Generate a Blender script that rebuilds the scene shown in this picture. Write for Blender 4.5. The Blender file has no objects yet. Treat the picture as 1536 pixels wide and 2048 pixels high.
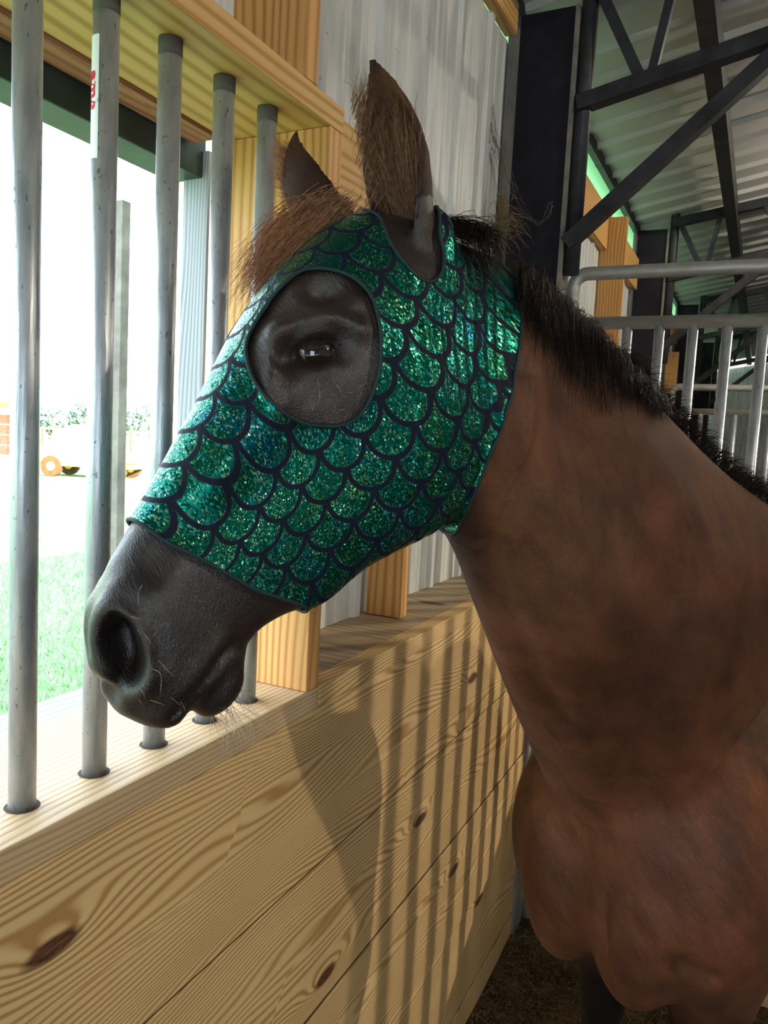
import bpy, bmesh, math, random
import numpy as np
from mathutils import Vector, Matrix
from mathutils.bvhtree import BVHTree

random.seed(7)
rng = np.random.default_rng(7)
SC = bpy.context.scene
COL = SC.collection

# ---------------------------------------------------------------- camera
FPX, CX, CY = 1540.0, 768.0, 1024.0          # focal length and centre in 1536x2048 pixels
HC = 1.72                                    # lens height above the stall floor
def _n(v):
    v = np.array(v, float); return v / np.linalg.norm(v)
_dy = _n([1522 - CX, CY - 915, -FPX])        # direction of the wall's vanishing point
_r = math.radians(3.0)
_up = _n([math.sin(_r), math.cos(_r), ((1522 - CX) * math.sin(_r) + (CY - 915) * math.cos(_r)) / FPX])
RM = np.array([np.cross(_dy, _up), _dy, _up])   # world = RM @ camera
CAMPOS = np.array([0.0, 0.0, HC])
cam_d = bpy.data.cameras.new('camera')
cam_d.sensor_fit = 'VERTICAL'; cam_d.sensor_height = 36.0
cam_d.lens = FPX / 2048 * 36.0
cam_d.clip_start = 0.02; cam_d.clip_end = 500
cam = bpy.data.objects.new('camera', cam_d); COL.objects.link(cam)
M4 = Matrix([list(RM[0]) + [0], list(RM[1]) + [0], list(RM[2]) + [HC], [0, 0, 0, 1]])
cam.matrix_world = M4
SC.camera = cam

# ---------------------------------------------------------------- world, sun, exposure
SC.view_settings.view_transform = 'Standard'
SC.view_settings.look = 'None'
SC.view_settings.exposure = 0.0
SC.view_settings.gamma = 1.0
SC.view_settings.use_curve_mapping = False
W = bpy.data.worlds.new('world'); SC.world = W; W.use_nodes = True
bgn = W.node_tree.nodes['Background']
bgn.inputs[0].default_value = (0.76, 0.89, 1.0, 1); bgn.inputs[1].default_value = SKY_STRENGTH = 7.5
sun_d = bpy.data.lights.new('sun', 'SUN'); sun_d.energy = 40.0; sun_d.angle = 0.01; sun_d.color = (1, .93, .8)
sun = bpy.data.objects.new('sun', sun_d); COL.objects.link(sun)
_sd = Vector((-0.86, 0.10, -0.36)).normalized()   # low sun behind the barn: its shadow falls on the near grass
sun.rotation_euler = _sd.to_track_quat('-Z', 'Y').to_euler()
SC.cycles.max_bounces = 6; SC.cycles.diffuse_bounces = 4; SC.cycles.glossy_bounces = 3
SC.cycles.sample_clamp_indirect = 4.0

# ---------------------------------------------------------------- helpers
def ray(px, py):
    return RM @ _n([px - CX, CY - py, -FPX])
def P(px, py, depth):
    """point seen at a pixel, at a distance measured along the view axis"""
    return CAMPOS + RM @ (np.array([(px - CX) / FPX, (CY - py) / FPX, -1.0]) * depth)
def cdir(x, y, z):
    return RM @ _n([x, y, z])
def proj(p):
    q = RM.T @ (np.array(p, float) - CAMPOS)
    return np.array([CX + FPX * q[0] / -q[2], CY - FPX * q[1] / -q[2]])

def setp(o, label=None, cat=None, group=None, kind=None):
    if label: o['label'] = label
    if cat: o['category'] = cat
    if group: o['group'] = group
    if kind: o['kind'] = kind
    return o
def adopt(o, parent):
    if parent is not None:
        o.parent = parent
        o.matrix_parent_inverse = Matrix.Translation(-parent.location)
    return o
def thing(name, loc, label=None, cat=None, group=None, kind=None):
    o = bpy.data.objects.new(name, None); o.empty_display_size = 0.05
    COL.objects.link(o); o.location = loc
    return setp(o, label, cat, group, kind)
def mesh_obj(name, verts, faces, mat, parent=None, smooth=False, centre=True):
    me = bpy.data.meshes.new(name)
    v = np.asarray(verts, float)
    c = (v.min(0) + v.max(0)) / 2 if centre else np.zeros(3)
    me.from_pydata([tuple(x) for x in (v - c)], [], [tuple(map(int, f)) for f in faces])
    if smooth:
        me.polygons.foreach_set('use_smooth', [True] * len(me.polygons))
    me.materials.append(mat); me.update()
    o = bpy.data.objects.new(name, me); COL.objects.link(o); o.location = c
    return adopt(o, parent)
def fast_mesh(name, verts, tris, mat, parent=None, smooth=True):
    """triangle mesh from arrays (for the large ones)"""
    verts = np.ascontiguousarray(verts, dtype=np.float32); tris = np.ascontiguousarray(tris, dtype=np.int32)
    me = bpy.data.meshes.new(name)
    k = tris.shape[1]
    me.vertices.add(len(verts)); me.vertices.foreach_set('co', verts.ravel())
    me.loops.add(tris.size); me.loops.foreach_set('vertex_index', tris.ravel())
    me.polygons.add(len(tris))
    me.polygons.foreach_set('loop_start', np.arange(0, tris.size, k, dtype=np.int32))
    me.polygons.foreach_set('loop_total', np.full(len(tris), k, dtype=np.int32))
    me.update(calc_edges=True)
    me.polygons.foreach_set('use_smooth', np.full(len(tris), smooth, dtype=bool))
    if mat: me.materials.append(mat)
    me.update()
    o = bpy.data.objects.new(name, me); COL.objects.link(o)
    return adopt(o, parent)
BOXF = [(0, 3, 2, 1), (4, 5, 6, 7), (0, 1, 5, 4), (1, 2, 6, 5), (2, 3, 7, 6), (3, 0, 4, 7)]
def box(name, lo, hi, mat, parent=None, bevel=0.0, rot=None):
    lo = np.array(lo, float); hi = np.array(hi, float)
    c = (lo + hi) / 2; h = np.abs(hi - lo) / 2
    bm = bmesh.new(); bmesh.ops.create_cube(bm, size=2.0)
    for v in bm.verts: v.co = Vector((v.co.x * h[0], v.co.y * h[1], v.co.z * h[2]))
    if bevel:
        bmesh.ops.bevel(bm, geom=list(bm.edges), offset=bevel, segments=2, affect='EDGES', profile=0.6)
    me = bpy.data.meshes.new(name); bm.to_mesh(me); bm.free(); me.materials.append(mat)
    o = bpy.data.objects.new(name, me); COL.objects.link(o); o.location = c
    if rot is not None: o.rotation_euler = rot
    return adopt(o, parent)
def zbox(name, lo, hi, mat, parent=None, bevel=0.0):
    """box whose z values are given from lens height"""
    return box(name, (lo[0], lo[1], lo[2] + HC), (hi[0], hi[1], hi[2] + HC), mat, parent, bevel)
def frames(pts):
    pts = np.asarray(pts, float)
    t = np.gradient(pts, axis=0); t /= np.linalg.norm(t, axis=1)[:, None] + 1e-12
    ref = np.array([0, 0, 1.0]) if abs(t[0, 2]) < 0.9 else np.array([1.0, 0, 0])
    a = np.zeros_like(pts); b = np.zeros_like(pts)
    prev = np.cross(ref, t[0]); prev /= np.linalg.norm(prev)
    for i in range(len(pts)):
        x = prev - t[i] * np.dot(prev, t[i]); x /= np.linalg.norm(x) + 1e-12
        a[i] = x; b[i] = np.cross(t[i], x); prev = x
    return t, a, b
def tube_data(pts, rad, n=12, caps=True):
    pts = np.asarray(pts, float); rad = np.broadcast_to(np.asarray(rad, float), (len(pts),))
    t, a, b = frames(pts)
    th = np.linspace(0, 2 * math.pi, n, endpoint=False)
    v = (pts[:, None, :] + rad[:, None, None] * (np.cos(th)[None, :, None] * a[:, None, :] + np.sin(th)[None, :, None] * b[:, None, :])).reshape(-1, 3)
    f = []
    for i in range(len(pts) - 1):
        for j in range(n):
            k = (j + 1) % n
            f.append((i * n + j, i * n + k, (i + 1) * n + k, (i + 1) * n + j))
    if caps:
        f.append(tuple(reversed(range(n)))); m = (len(pts) - 1) * n
        f.append(tuple(range(m, m + n)))
    return v, f
def tube(name, pts, rad, mat, parent=None, n=12, smooth=True):
    v, f = tube_data(pts, rad, n)
    o = mesh_obj(name, v, f, mat, parent, smooth=False)
    if smooth:
        o.data.polygons.foreach_set('use_smooth', [len(p.vertices) == 4 for p in o.data.polygons])
    return o
def join_data(parts):
    V, F, k = [], [], 0
    for v, f in parts:
        V.append(np.asarray(v, float)); F += [tuple(i + k for i in q) for q in f]; k += len(v)
    return np.concatenate(V), F
def beam_data(p, q, w, h, upv=(0, 0, 1)):
    """rectangular bar from p to q"""
    p = np.array(p, float); q = np.array(q, float); t = _n(q - p)
    s = np.cross(t, np.array(upv, float))
    if np.linalg.norm(s) < 1e-6: s = np.array([1.0, 0, 0])
    s = _n(s); u = np.cross(s, t)
    v = []
    for e in (p, q):
        for a, b in ((-1, -1), (1, -1), (1, 1), (-1, 1)):
            v.append(e + s * a * w / 2 + u * b * h / 2)
    return np.array(v), [(0, 1, 2, 3), (7, 6, 5, 4), (0, 4, 5, 1), (1, 5, 6, 2), (2, 6, 7, 3), (3, 7, 4, 0)]
def beam(name, p, q, w, h, mat, parent=None, upv=(0, 0, 1)):
    v, f = beam_data(p, q, w, h, upv)
    return mesh_obj(name, v, f, mat, parent)
def strands_data(S, rad):
    """S: N x K x 3 strand points -> three-sided tubes tapering to the tip (quads)"""
    N, K, _ = S.shape
    t = np.gradient(S, axis=1); t /= np.linalg.norm(t, axis=2, keepdims=True) + 1e-9
    ref = np.array([0.31, 0.62, 0.72])
    a = np.cross(t, ref); a /= np.linalg.norm(a, axis=2, keepdims=True) + 1e-9
    b = np.cross(t, a)
    r = np.asarray(rad, float)
    taper = np.linspace(1, 0.25, K)[None, :, None]
    r = (r[:, None, None] if r.ndim else r) * taper
    ring = [S + r * (math.cos(q) * a + math.sin(q) * b) for q in (0, 2.094, 4.189)]
    V = np.stack(ring, 2).reshape(-1, 3)
    base = (np.arange(N)[:, None] * K + np.arange(K - 1)[None, :]).ravel() * 3
    F = []
    for j in range(3):
        k = (j + 1) % 3
        F.append(np.stack([base + j, base + k, base + 3 + k, base + 3 + j], 1))
    return V, np.concatenate(F)

# ---------------------------------------------------------------- material helpers
class NT:
    def __init__(self, name):
        self.m = bpy.data.materials.new(name); self.m.use_nodes = True
        self.t = self.m.node_tree
        self.b = self.t.nodes['Principled BSDF']
        self.out = self.t.nodes['Material Output']
    def n(self, typ, **kw):
        nd = self.t.nodes.new(typ)
        for k, v in kw.items():
            if k.startswith('i_'):
                key = k[2:]
                key = int(key) if key.isdigit() else key
                nd.inputs[key].default_value = v
            else:
                setattr(nd, k, v)
        return nd
    def l(self, a, b):
        a = a.outputs[0] if isinstance(a, bpy.types.Node) else a
        self.t.links.new(a, b)
    def math(self, op, a, b=None, c=None, clamp=False):
        nd = self.t.nodes.new('ShaderNodeMath'); nd.operation = op; nd.use_clamp = clamp
        for i, x in enumerate((a, b, c)):
            if x is None: continue
            if isinstance(x, (int, float)): nd.inputs[i].default_value = x
            else: self.l(x, nd.inputs[i])
        return nd.outputs[0]
    def ramp(self, fac, stops, interp='LINEAR'):
        nd = self.t.nodes.new('ShaderNodeValToRGB'); cr = nd.color_ramp; cr.interpolation = interp
        while len(cr.elements) < len(stops): cr.elements.new(0.5)
        for e, (p, c) in zip(cr.elements, stops):
            e.position = p; e.color = (*c, 1) if len(c) == 3 else c
        self.l(fac, nd.inputs[0]); return nd.outputs[0]
    def mix(self, fac, a, b, mode='MIX'):
        nd = self.t.nodes.new('ShaderNodeMix'); nd.data_type = 'RGBA'; nd.blend_type = mode
        for i, x in ((0, fac), (6, a), (7, b)):
            if isinstance(x, (int, float)): nd.inputs[i].default_value = x
            elif isinstance(x, tuple): nd.inputs[i].default_value = (*x, 1) if len(x) == 3 else x
            else: self.l(x, nd.inputs[i])
        return nd.outputs[2]
    def noise(self, vec, scale, detail=2, rough=0.5, dist=0.0):
        nd = self.n('ShaderNodeTexNoise'); nd.inputs['Scale'].default_value = scale
        nd.inputs['Detail'].default_value = detail; nd.inputs['Roughness'].default_value = rough
        nd.inputs['Distortion'].default_value = dist
        if vec is not None: self.l(vec, nd.inputs['Vector'])
        return nd.outputs[0]
    def mapping(self, vec, scale=(1, 1, 1), loc=(0, 0, 0), rot=(0, 0, 0)):
        nd = self.n('ShaderNodeMapping'); nd.inputs['Scale'].default_value = scale
        nd.inputs['Location'].default_value = loc; nd.inputs['Rotation'].default_value = rot
        self.l(vec, nd.inputs['Vector']); return nd.outputs[0]
    def obj_vec(self, rand=True):
        tc = self.n('ShaderNodeTexCoord')
        v = tc.outputs['Object']
        if rand:
            oi = self.n('ShaderNodeObjectInfo')
            add = self.n('ShaderNodeVectorMath', operation='MULTIPLY_ADD')
            cmb = self.n('ShaderNodeCombineXYZ')
            for k, f in enumerate((17.0, 31.0, 23.0)):
                self.l(self.math('MULTIPLY', oi.outputs['Random'], f), cmb.inputs[k])
            self.l(cmb, add.inputs[0]); add.inputs[1].default_value = (1, 1, 1); self.l(v, add.inputs[2])
            v = add.outputs[0]
        return v
    def bump(self, h, strength=0.3, dist=0.01):
        nd = self.n('ShaderNodeBump'); nd.inputs['Strength'].default_value = strength
        nd.inputs['Distance'].default_value = dist; self.l(h, nd.inputs['Height'])
        self.l(nd.outputs[0], self.b.inputs['Normal']); return nd
    def set(self, **kw):
        names = {'color': 'Base Color', 'rough': 'Roughness', 'metal': 'Metallic', 'spec': 'Specular IOR Level'}
        for k, v in kw.items():
            s = self.b.inputs[names.get(k, k)]
            if isinstance(v, tuple): s.default_value = (*v, 1) if len(v) == 3 else v
            elif isinstance(v, (int, float)): s.default_value = v
            else: self.l(v, s)
        return self
# ---------------------------------------------------------------- materials of the barn
def pine(name, axis='y', light=(.72, .50, .24), dark=(.42, .235, .085), freq=720.0, knots=0.20, rough=0.55, warp=0.085, grey=0.0, kscale=2.3):
    T = NT(name)
    v = T.obj_vec()
    sp = T.n('ShaderNodeSeparateXYZ'); T.l(v, sp.inputs[0])
    X, Y, Z = sp.outputs
    L, c1, c2 = {'x': (X, Z, Y), 'y': (Y, Z, X), 'z': (Z, X, Y)}[axis]
    cr = T.math('ADD', c1, T.math('MULTIPLY', c2, 0.7))
    cmb = T.n('ShaderNodeCombineXYZ'); T.l(T.math('MULTIPLY', L, 0.7), cmb.inputs[0]); T.l(T.math('MULTIPLY', cr, 4.2), cmb.inputs[1])
    n1 = T.noise(cmb.outputs[0], 1.6, 1.5, 0.45)
    # knots
    ck = T.n('ShaderNodeCombineXYZ'); T.l(T.math('MULTIPLY', L, kscale), ck.inputs[0]); T.l(T.math('MULTIPLY', cr, kscale * 3.0), ck.inputs[1])
    vo = T.n('ShaderNodeTexVoronoi'); vo.inputs['Scale'].default_value = 1.0; vo.voronoi_dimensions = '2D'
    T.l(ck, vo.inputs['Vector'])
    d = vo.outputs['Distance']
    sc = T.n('ShaderNodeSeparateColor'); T.l(vo.outputs['Color'], sc.inputs[0])
    pres = T.math('LESS_THAN', sc.outputs[0], knots)
    bell = T.math('MULTIPLY', T.math('DIVIDE', 1.0, T.math('MULTIPLY_ADD', T.math('POWER', T.math('MULTIPLY', d, 5.5), 2.0), 1.0, 1.0)), pres)
    g = T.math('ADD', cr, T.math('MULTIPLY', n1, warp * 2.2))
    g = T.math('ADD', g, T.math('MULTIPLY', bell, 0.045))
    s = T.math('MULTIPLY_ADD', T.math('SINE', T.math('MULTIPLY', g, freq)), 0.5, 0.5)
    line = T.math('POWER', s, 2.2)
    # streaks and broad tone
    cs = T.n('ShaderNodeCombineXYZ'); T.l(T.math('MULTIPLY', L, 4.0), cs.inputs[0]); T.l(T.math('MULTIPLY', c1, 160.0), cs.inputs[1]); T.l(T.math('MULTIPLY', c2, 160.0), cs.inputs[2])
    st = T.noise(cs.outputs[0], 1.0, 3, 0.6)
    broad = T.noise(cmb.outputs[0], 2.3, 2, 0.5)
    f = T.math('MULTIPLY', line, T.math('MULTIPLY_ADD', broad, 1.5, 0.22), clamp=True)
    col = T.mix(f, light, dark)
    col = T.mix(T.math('MULTIPLY', T.math('MULTIPLY_ADD', st, 1.0, -0.25, clamp=True), 0.32), col, dark)
    kn = T.ramp(d, [(0.0, (1, 1, 1)), (0.065, (1, 1, 1)), (0.105, (0, 0, 0))])
    kf = T.math('MULTIPLY', kn, pres)
    kc = T.ramp(T.noise(ck.outputs[0], 30, 2), [(0.3, (.045, .02, .012)), (0.7, (.17, .075, .035))])
    col = T.mix(kf, col, kc)
    if grey: col = T.mix(grey, col, (.36, .36, .36))
    T.set(color=col, rough=rough, spec=0.3)
    T.bump(T.math('ADD', T.math('MULTIPLY', line, -1.0), T.math('MULTIPLY', st, 0.6)), 0.25, 0.002)
    return T.m
PINE_Y = pine('pine_board', 'y')
PINE_SILL = pine('pine_sill', 'y', light=(.56, .41, .25), dark=(.42, .28, .14), freq=900, warp=.03, knots=.08)
PINE_JAMB = pine('pine_jamb', 'z', light=(.70, .38, .13), dark=(.45, .19, .05), freq=420, warp=.03, knots=0.1)
PINE_LINT = pine('pine_lintel', 'y', light=(.66, .40, .14), dark=(.44, .22, .055), freq=330, warp=.03, knots=0.1)
PINE_RED = pine('cedar_board', 'y', light=(.42, .20, .10), dark=(.26, .10, .05), freq=420, warp=.03, knots=0.1)
PINE_SHELF = pine('pine_shelf', 'x', light=(.40, .30, .19), dark=(.26, .18, .10), freq=260, knots=0.1)
PINE_STUD = pine('pine_stud', 'z', light=(.66, .36, .12), dark=(.42, .19, .05), freq=420, warp=.04, knots=0.2)
GREYWOOD = pine('weathered_board', 'z', light=(.40, .42, .45), dark=(.25, .26, .29), freq=500, knots=0.05, rough=.8)
GREYWOOD_Y = pine('weathered_sill', 'y', light=(.42, .45, .50), dark=(.26, .28, .32), freq=500, knots=0.05, rough=.8)

def galv():
    T = NT('galvanised_steel')
    v = T.obj_vec()
    n1 = T.noise(T.mapping(v, (1, 1, .25)), 60, 4, 0.6)
    n2 = T.noise(T.mapping(v, (1, 1, .06)), 240, 3, 0.6)
    n3 = T.noise(v, 14, 2)
    col = T.ramp(n1, [(0.3, (.34, .37, .40)), (0.7, (.54, .57, .59))])
    sp = T.noise(T.mapping(v, (1, 1, .5)), 190, 2, .5)
    col = T.mix(T.ramp(sp, [(0.66, (0, 0, 0)), (0.72, (.7, .7, .7))]), col, (.10, .10, .11))
    T.set(color=col, metal=0.65, rough=T.math('MULTIPLY_ADD', n3, 0.25, 0.28))
    T.bump(T.math('ADD', n1, n2), 0.35, 0.0015)
    return T.m
GALV = galv()
def rail_metal():
    T = NT('dusty_galvanised_rail'); v = T.obj_vec()
    n1 = T.noise(T.mapping(v, (.3, 1, 1)), 40, 4, .6)
    T.set(color=T.ramp(n1, [(.3, (.30, .29, .26)), (.7, (.46, .45, .41))]), metal=.45, rough=.5)
    T.bump(n1, .3, .002); return T.m
RAILM = rail_metal()
def plain(name, color, rough=.6, metal=0.0, var=.25, scale=8.0, bump=0.0, spec=.3):
    T = NT(name); v = T.obj_vec()
    n1 = T.noise(v, scale, 4, .6)
    a = tuple(c * (1 - var) for c in color); b = tuple(min(1, c * (1 + var)) for c in color)
    T.set(color=T.ramp(n1, [(.3, a), (.7, b)]), rough=rough, metal=metal, spec=spec)
    if bump: T.bump(n1, bump, .01)
    return T.m
def wall_metal():
    T = NT('white_painted_steel_sheet'); v = T.obj_vec(False)
    n1 = T.noise(T.mapping(v, (1, 1, .12)), 26, 4, .6)
    n2 = T.noise(v, 90, 2, .5)
    col = T.ramp(n1, [(.30, (.40, .41, .40)), (.6, (.60, .61, .58))])
    col = T.mix(T.ramp(n2, [(.70, (0, 0, 0)), (.76, (.6, .6, .6))]), col, (.20, .18, .15))
    T.set(color=col, rough=.45, spec=.4); return T.m
WALLM = wall_metal()
ROOFM = plain('grey_roof_sheet', (.46, .44, .40), .5, 0.0, .15, 1.5)
STEEL = plain('dark_painted_steel', (.028, .028, .032), .5, .0, .5, 12, .2)
STEELDUST = plain('dusty_steel_edge', (.20, .18, .155), .8, 0, .35, 14)
WEB = plain('navy_painted_web', (.012, .011, .017), .85, 0, .4, 10)
DARKGREEN = plain('dark_green_flashing', (.035, .055, .05), .45, .2, .3, 20)
SHADOWY = plain('dark_wood_backing', (.06, .045, .03), .9)
def dirt():
    T = NT('dirt_and_shavings'); v = T.obj_vec(False)
    n1 = T.noise(v, 9, 6, .65); n2 = T.noise(v, 60, 4, .7)
    col = T.ramp(n1, [(.30, (.035, .024, .014)), (.52, (.10, .070, .040)), (.72, (.24, .17, .09))])
    col = T.mix(T.ramp(n2, [(.55, (0, 0, 0)), (.7, (.8, .8, .8))]), col, (.34, .26, .14))
    T.set(color=col, rough=.95, spec=.1)
    T.bump(T.math('ADD', n1, T.math('MULTIPLY', n2, .4)), .9, .03); return T.m
DIRT = dirt()
def translucent(name, c):
    T = NT(name)
    T.set(color=c, rough=.4)
    tr = T.n('ShaderNodeBsdfTranslucent'); tr.inputs[0].default_value = (*c, 1)
    mx = T.n('ShaderNodeMixShader'); mx.inputs[0].default_value = .75
    T.l(T.b.outputs[0], mx.inputs[1]); T.l(tr, mx.inputs[2]); T.l(mx, T.out.inputs[0]); return T.m
GREENSHEET = translucent('green_translucent_sheet', (.50, .84, .66))
def emis(name, c, s):
    T = NT(name); T.set(color=c); T.b.inputs['Emission Color'].default_value = (*c, 1); T.b.inputs['Emission Strength'].default_value = s
    return T.m
# ---------------------------------------------------------------- the setting: stall wall with barred window
JOINT = plain('dark_board_joint', (.05, .03, .016), .9)
XF = -0.631                     # face of the boarded wall
XM = -0.83                      # inner face of the steel siding
WY0, WY1 = -1.30, 2.50          # how far the boards run along the wall
JY = 1.050                      # window jamb
SZ = -0.42                      # sill top, from lens height
wl = zbox('wall_left', (XF - .16, WY0, -HC - .02), (XF - .040, WY1, SZ - .04), SHADOWY); setp(wl, 'boarded lower stall wall under the barred window', kind='structure')
seams = [-.459, -.748, -1.034, -1.320, -1.606, -1.74]
for i in range(5):
    ztop, zbot = seams[i] - (.0 if i == 0 else .0026), seams[i + 1] + .0026
    dx = (0.0, -.002, .001, -.0015, 0)[i]
    zbox('plank', (XF - .038, WY0, zbot), (XF + dx, WY1 - .01, ztop), PINE_Y, wl, .002)
for zj in seams[1:5]: zbox('board_joint', (XF - .03, WY0, zj - .0024), (XF - .0030, WY1 - .012, zj + .0024), JOINT, wl)
sill = zbox('trim_1', (-.868, WY0, SZ - .038), (XF, JY + .042, SZ), PINE_SILL, None, .002)
setp(sill, 'bleached pine window sill plank with holes for the bars', kind='structure')
shelf = zbox('trim_2', (XM, JY + .044, SZ - .038), (XF - .040, WY1, SZ - .001), PINE_SHELF, None, .002)
nose = zbox('trim_18', (XF - .0385, JY + .044, SZ - .038), (XF, WY1, SZ), PINE_Y, None, .002); setp(nose, 'pine nosing board along the front of the ledge', kind='structure')
setp(shelf, 'dusty pine ledge between the window jamb and the column', kind='structure')
lint = zbox('trim_3', (-.826, WY0, .468), (XF, JY + .040, .506), PINE_LINT, None, .002)
setp(lint, 'yellow pine plank above the window bars', kind='structure')
cedar = zbox('trim_4', (-.880, WY0, .462), (-.828, JY - .02, .506), PINE_RED, None, .002)
setp(cedar, 'reddish board along the outside of the window head', kind='structure')
flash = zbox('trim_5', (-.955, WY0, .418), (-.884, JY + .02, .52), DARKGREEN, None, .003)
setp(flash, 'dark green metal flashing outside the window head', kind='structure')
jamb = zbox('trim_6', (-.822, JY, SZ + .0005), (XF, JY + .038, .4675), PINE_JAMB, None, .002)
setp(jamb, 'orange pine jamb at the end of the barred window', kind='structure')
ojamb = zbox('trim_7', (-.925, JY + .012, SZ - .1), (-.872, JY + .06, .462), GREYWOOD, None, .002)
setp(ojamb, 'weathered grey board outside the window jamb', kind='structure')
osill = zbox('trim_8', (-.965, WY0, SZ - .10), (-.870, JY + .01, SZ - .012), GREYWOOD_Y, None, .004)
setp(osill, 'weathered grey outer window sill', kind='structure')
stud = zbox('trim_9', (-.760, .972, .5065), (XF, 1.008, 1.9), PINE_STUD, None, .002)
setp(stud, 'orange pine stud standing above the window head', kind='structure')
girt = zbox('trim_10', (XM + .014, 1.10, .32), (XM + .052, 1.66, .605), PINE_LINT, None, .002)
setp(girt, 'pale pine board on the steel siding behind the ears', kind='structure')
stud2 = zbox('trim_11', (XM + .014, 1.615, SZ + .001), (XM + .105, 1.653, .319), PINE_STUD, None, .002)
setp(stud2, 'pine stud standing on the ledge against the siding', kind='structure')
# outer post (thin, in the open air)
post = zbox('trim_12', (-1.63, 1.60, -1.9), (-1.60, 1.63, .60), STEELDUST, None, .002)
setp(post, 'thin dark post standing outside the window', kind='structure')

# bars
bars_y = [.559 - .102 * k for k in range(4, 0, -1)] + [.559, .660, .762, .867, .967]
XB = -.689
def bar_end(o, y):
    a = np.linspace(0, 2 * math.pi, 24, endpoint=False)
    rim = [(XB + r * math.cos(t), y + r * math.sin(t), SZ + HC + z) for r, z in ((.0185, .0006), (.0145, .0006)) for t in a]
    fc = [(j, (j + 1) % 24, 24 + (j + 1) % 24, 24 + j) for j in range(24)]
    mesh_obj('drilled_hole', rim, fc, SHADOWY, sill)
DARKCOLLAR = plain('dull_bar_end', (.12, .11, .09), .8, .2)
BARL = ['galvanised window bar nearest the jamb', 'galvanised window bar second from the jamb', 'galvanised window bar third from the jamb, its foot below the nostril', 'galvanised window bar with a small red and white sticker', 'galvanised window bar next but three to the jamb, beside the stickered bar']
for i, y in enumerate(bars_y):
    k = len(bars_y) - 1 - i
    b = tube('window_bar', [(XB, y, SZ + HC - .03), (XB, y, HC), (XB, y, .4685 + HC)], .0143, GALV, None, 28)
    setp(b, BARL[k] if k < 5 else 'galvanised window bar on the camera side of the stickered bar', 'bar', 'galvanised bars of the window')
    tube('bar_collar', [(XB, y, .447 + HC), (XB, y, .4682 + HC)], .0147, DARKCOLLAR, b, 20)
    bar_end(b, y)
    if k == 3:
        # curved sticker wrapped on the bar
        ang0 = math.atan2(0 - y, 0 - XB)              # towards the lens
        W_ = plain('white_sticker', (.80, .82, .82), .4, 0, .03)
        Rd = plain('red_print', (.62, .02, .05), .45, 0, .05)
        r = .0146; v, f = [], []
        a0, a1 = ang0 - 1.55, ang0 - .50
        for q in range(9):
            t = a0 + (a1 - a0) * q / 8
            for z in (.29, .42): v.append((XB + r * math.cos(t), y + r * math.sin(t), HC + z))
        for q in range(8): f.append((2 * q, 2 * q + 2, 2 * q + 3, 2 * q + 1))
        mesh_obj('sticker', v, f, W_, b, True)
        cu = bpy.data.curves.new('sticker_print', 'FONT'); cu.body = 'amb'; cu.size = .019; cu.extrude = .0; cu.align_x = 'CENTER'; cu.align_y = 'CENTER'
        cu.offset = .0008; cu.resolution_u = 3
        tmp = bpy.data.objects.new('tmp', cu); COL.objects.link(tmp)
        dg = bpy.context.evaluated_depsgraph_get()
        me = bpy.data.meshes.new_from_object(tmp.evaluated_get(dg))
        bpy.data.objects.remove(tmp)
        vs = np.array([list(q.co) for q in me.vertices]); fs = [tuple(p.vertices) for p in me.polygons]
        # subdivide not needed: letters are narrow; bend round the bar, reading downwards
        tc = (a0 + a1) / 2 + .02
        out = []
        for x_, y_, _z in vs:
            t = tc + (y_ * .85) / r; out.append((XB + (r + .0003) * math.cos(t), y + (r + .0003) * math.sin(t), HC + .362 - x_ * 1.25))
        mesh_obj('sticker_print', out, fs, Rd, b)

# ---------------------------------------------------------------- steel siding, ribbed
def ribbed_profile(length, pitch=.2286, h=.018, minor=.004):
    pts = []; y = 0.0
    while y < length + 1e-6:
        for dy, dz in ((0, 0), (.012, h), (.034, h), (.046, 0), (.088, 0), (.094, minor), (.112, minor), (.118, 0), (.158, 0), (.164, minor), (.182, minor), (.188, 0)):
            pts.append((y + dy, dz))
        y += pitch
    return [p for p in pts if p[0] <= length]
def siding(name, y0, y1, z0, z1, mat):
    pr = ribbed_profile(y1 - y0)
    v, f = [], []
    for y, d in pr:
        v += [(XM + d * .6, y0 + y, z0 + HC), (XM + d * .6, y0 + y, z1 + HC)]
    for k in range(len(pr) - 1): f.append((2 * k, 2 * k + 2, 2 * k + 3, 2 * k + 1))
    return mesh_obj(name, v, f, mat, None)
s1 = siding('wall_siding', JY + .05, 2.494, SZ - .02, 1.255, WALLM); setp(s1, 'white ribbed steel siding between window and column', kind='structure')
s2 = siding('wall_siding_far', 2.50, 13.0, -1.2, 1.02, WALLM); setp(s2, 'white ribbed steel siding beyond the column', kind='structure')
s3 = siding('wall_siding_near', -5.0, JY + .06, .53, 1.255, WALLM); setp(s3, 'white ribbed steel siding above the window', kind='structure')
box('wall_siding_low', (XM - .02, -5.0, -.2), (XM - .005, 13.0, 1.25), WALLM)['kind'] = 'structure'
box('wall_siding_rear', (XM - .02, -5.0, 1.2), (XM - .005, WY0, 2.4), WALLM)['kind'] = 'structure'
band = zbox('trim_13', (XM + .002, 2.60, 1.00), (XM + .04, 13.0, 1.185), PINE_LINT); setp(band, 'orange pine header board under the green sheet beyond the column', kind='structure')
band2 = zbox('trim_14', (XM + .002, -4.5, 1.256), (XM + .04, 2.40, 1.345), PINE_LINT); setp(band2, 'orange pine header board above the siding', kind='structure')
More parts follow.
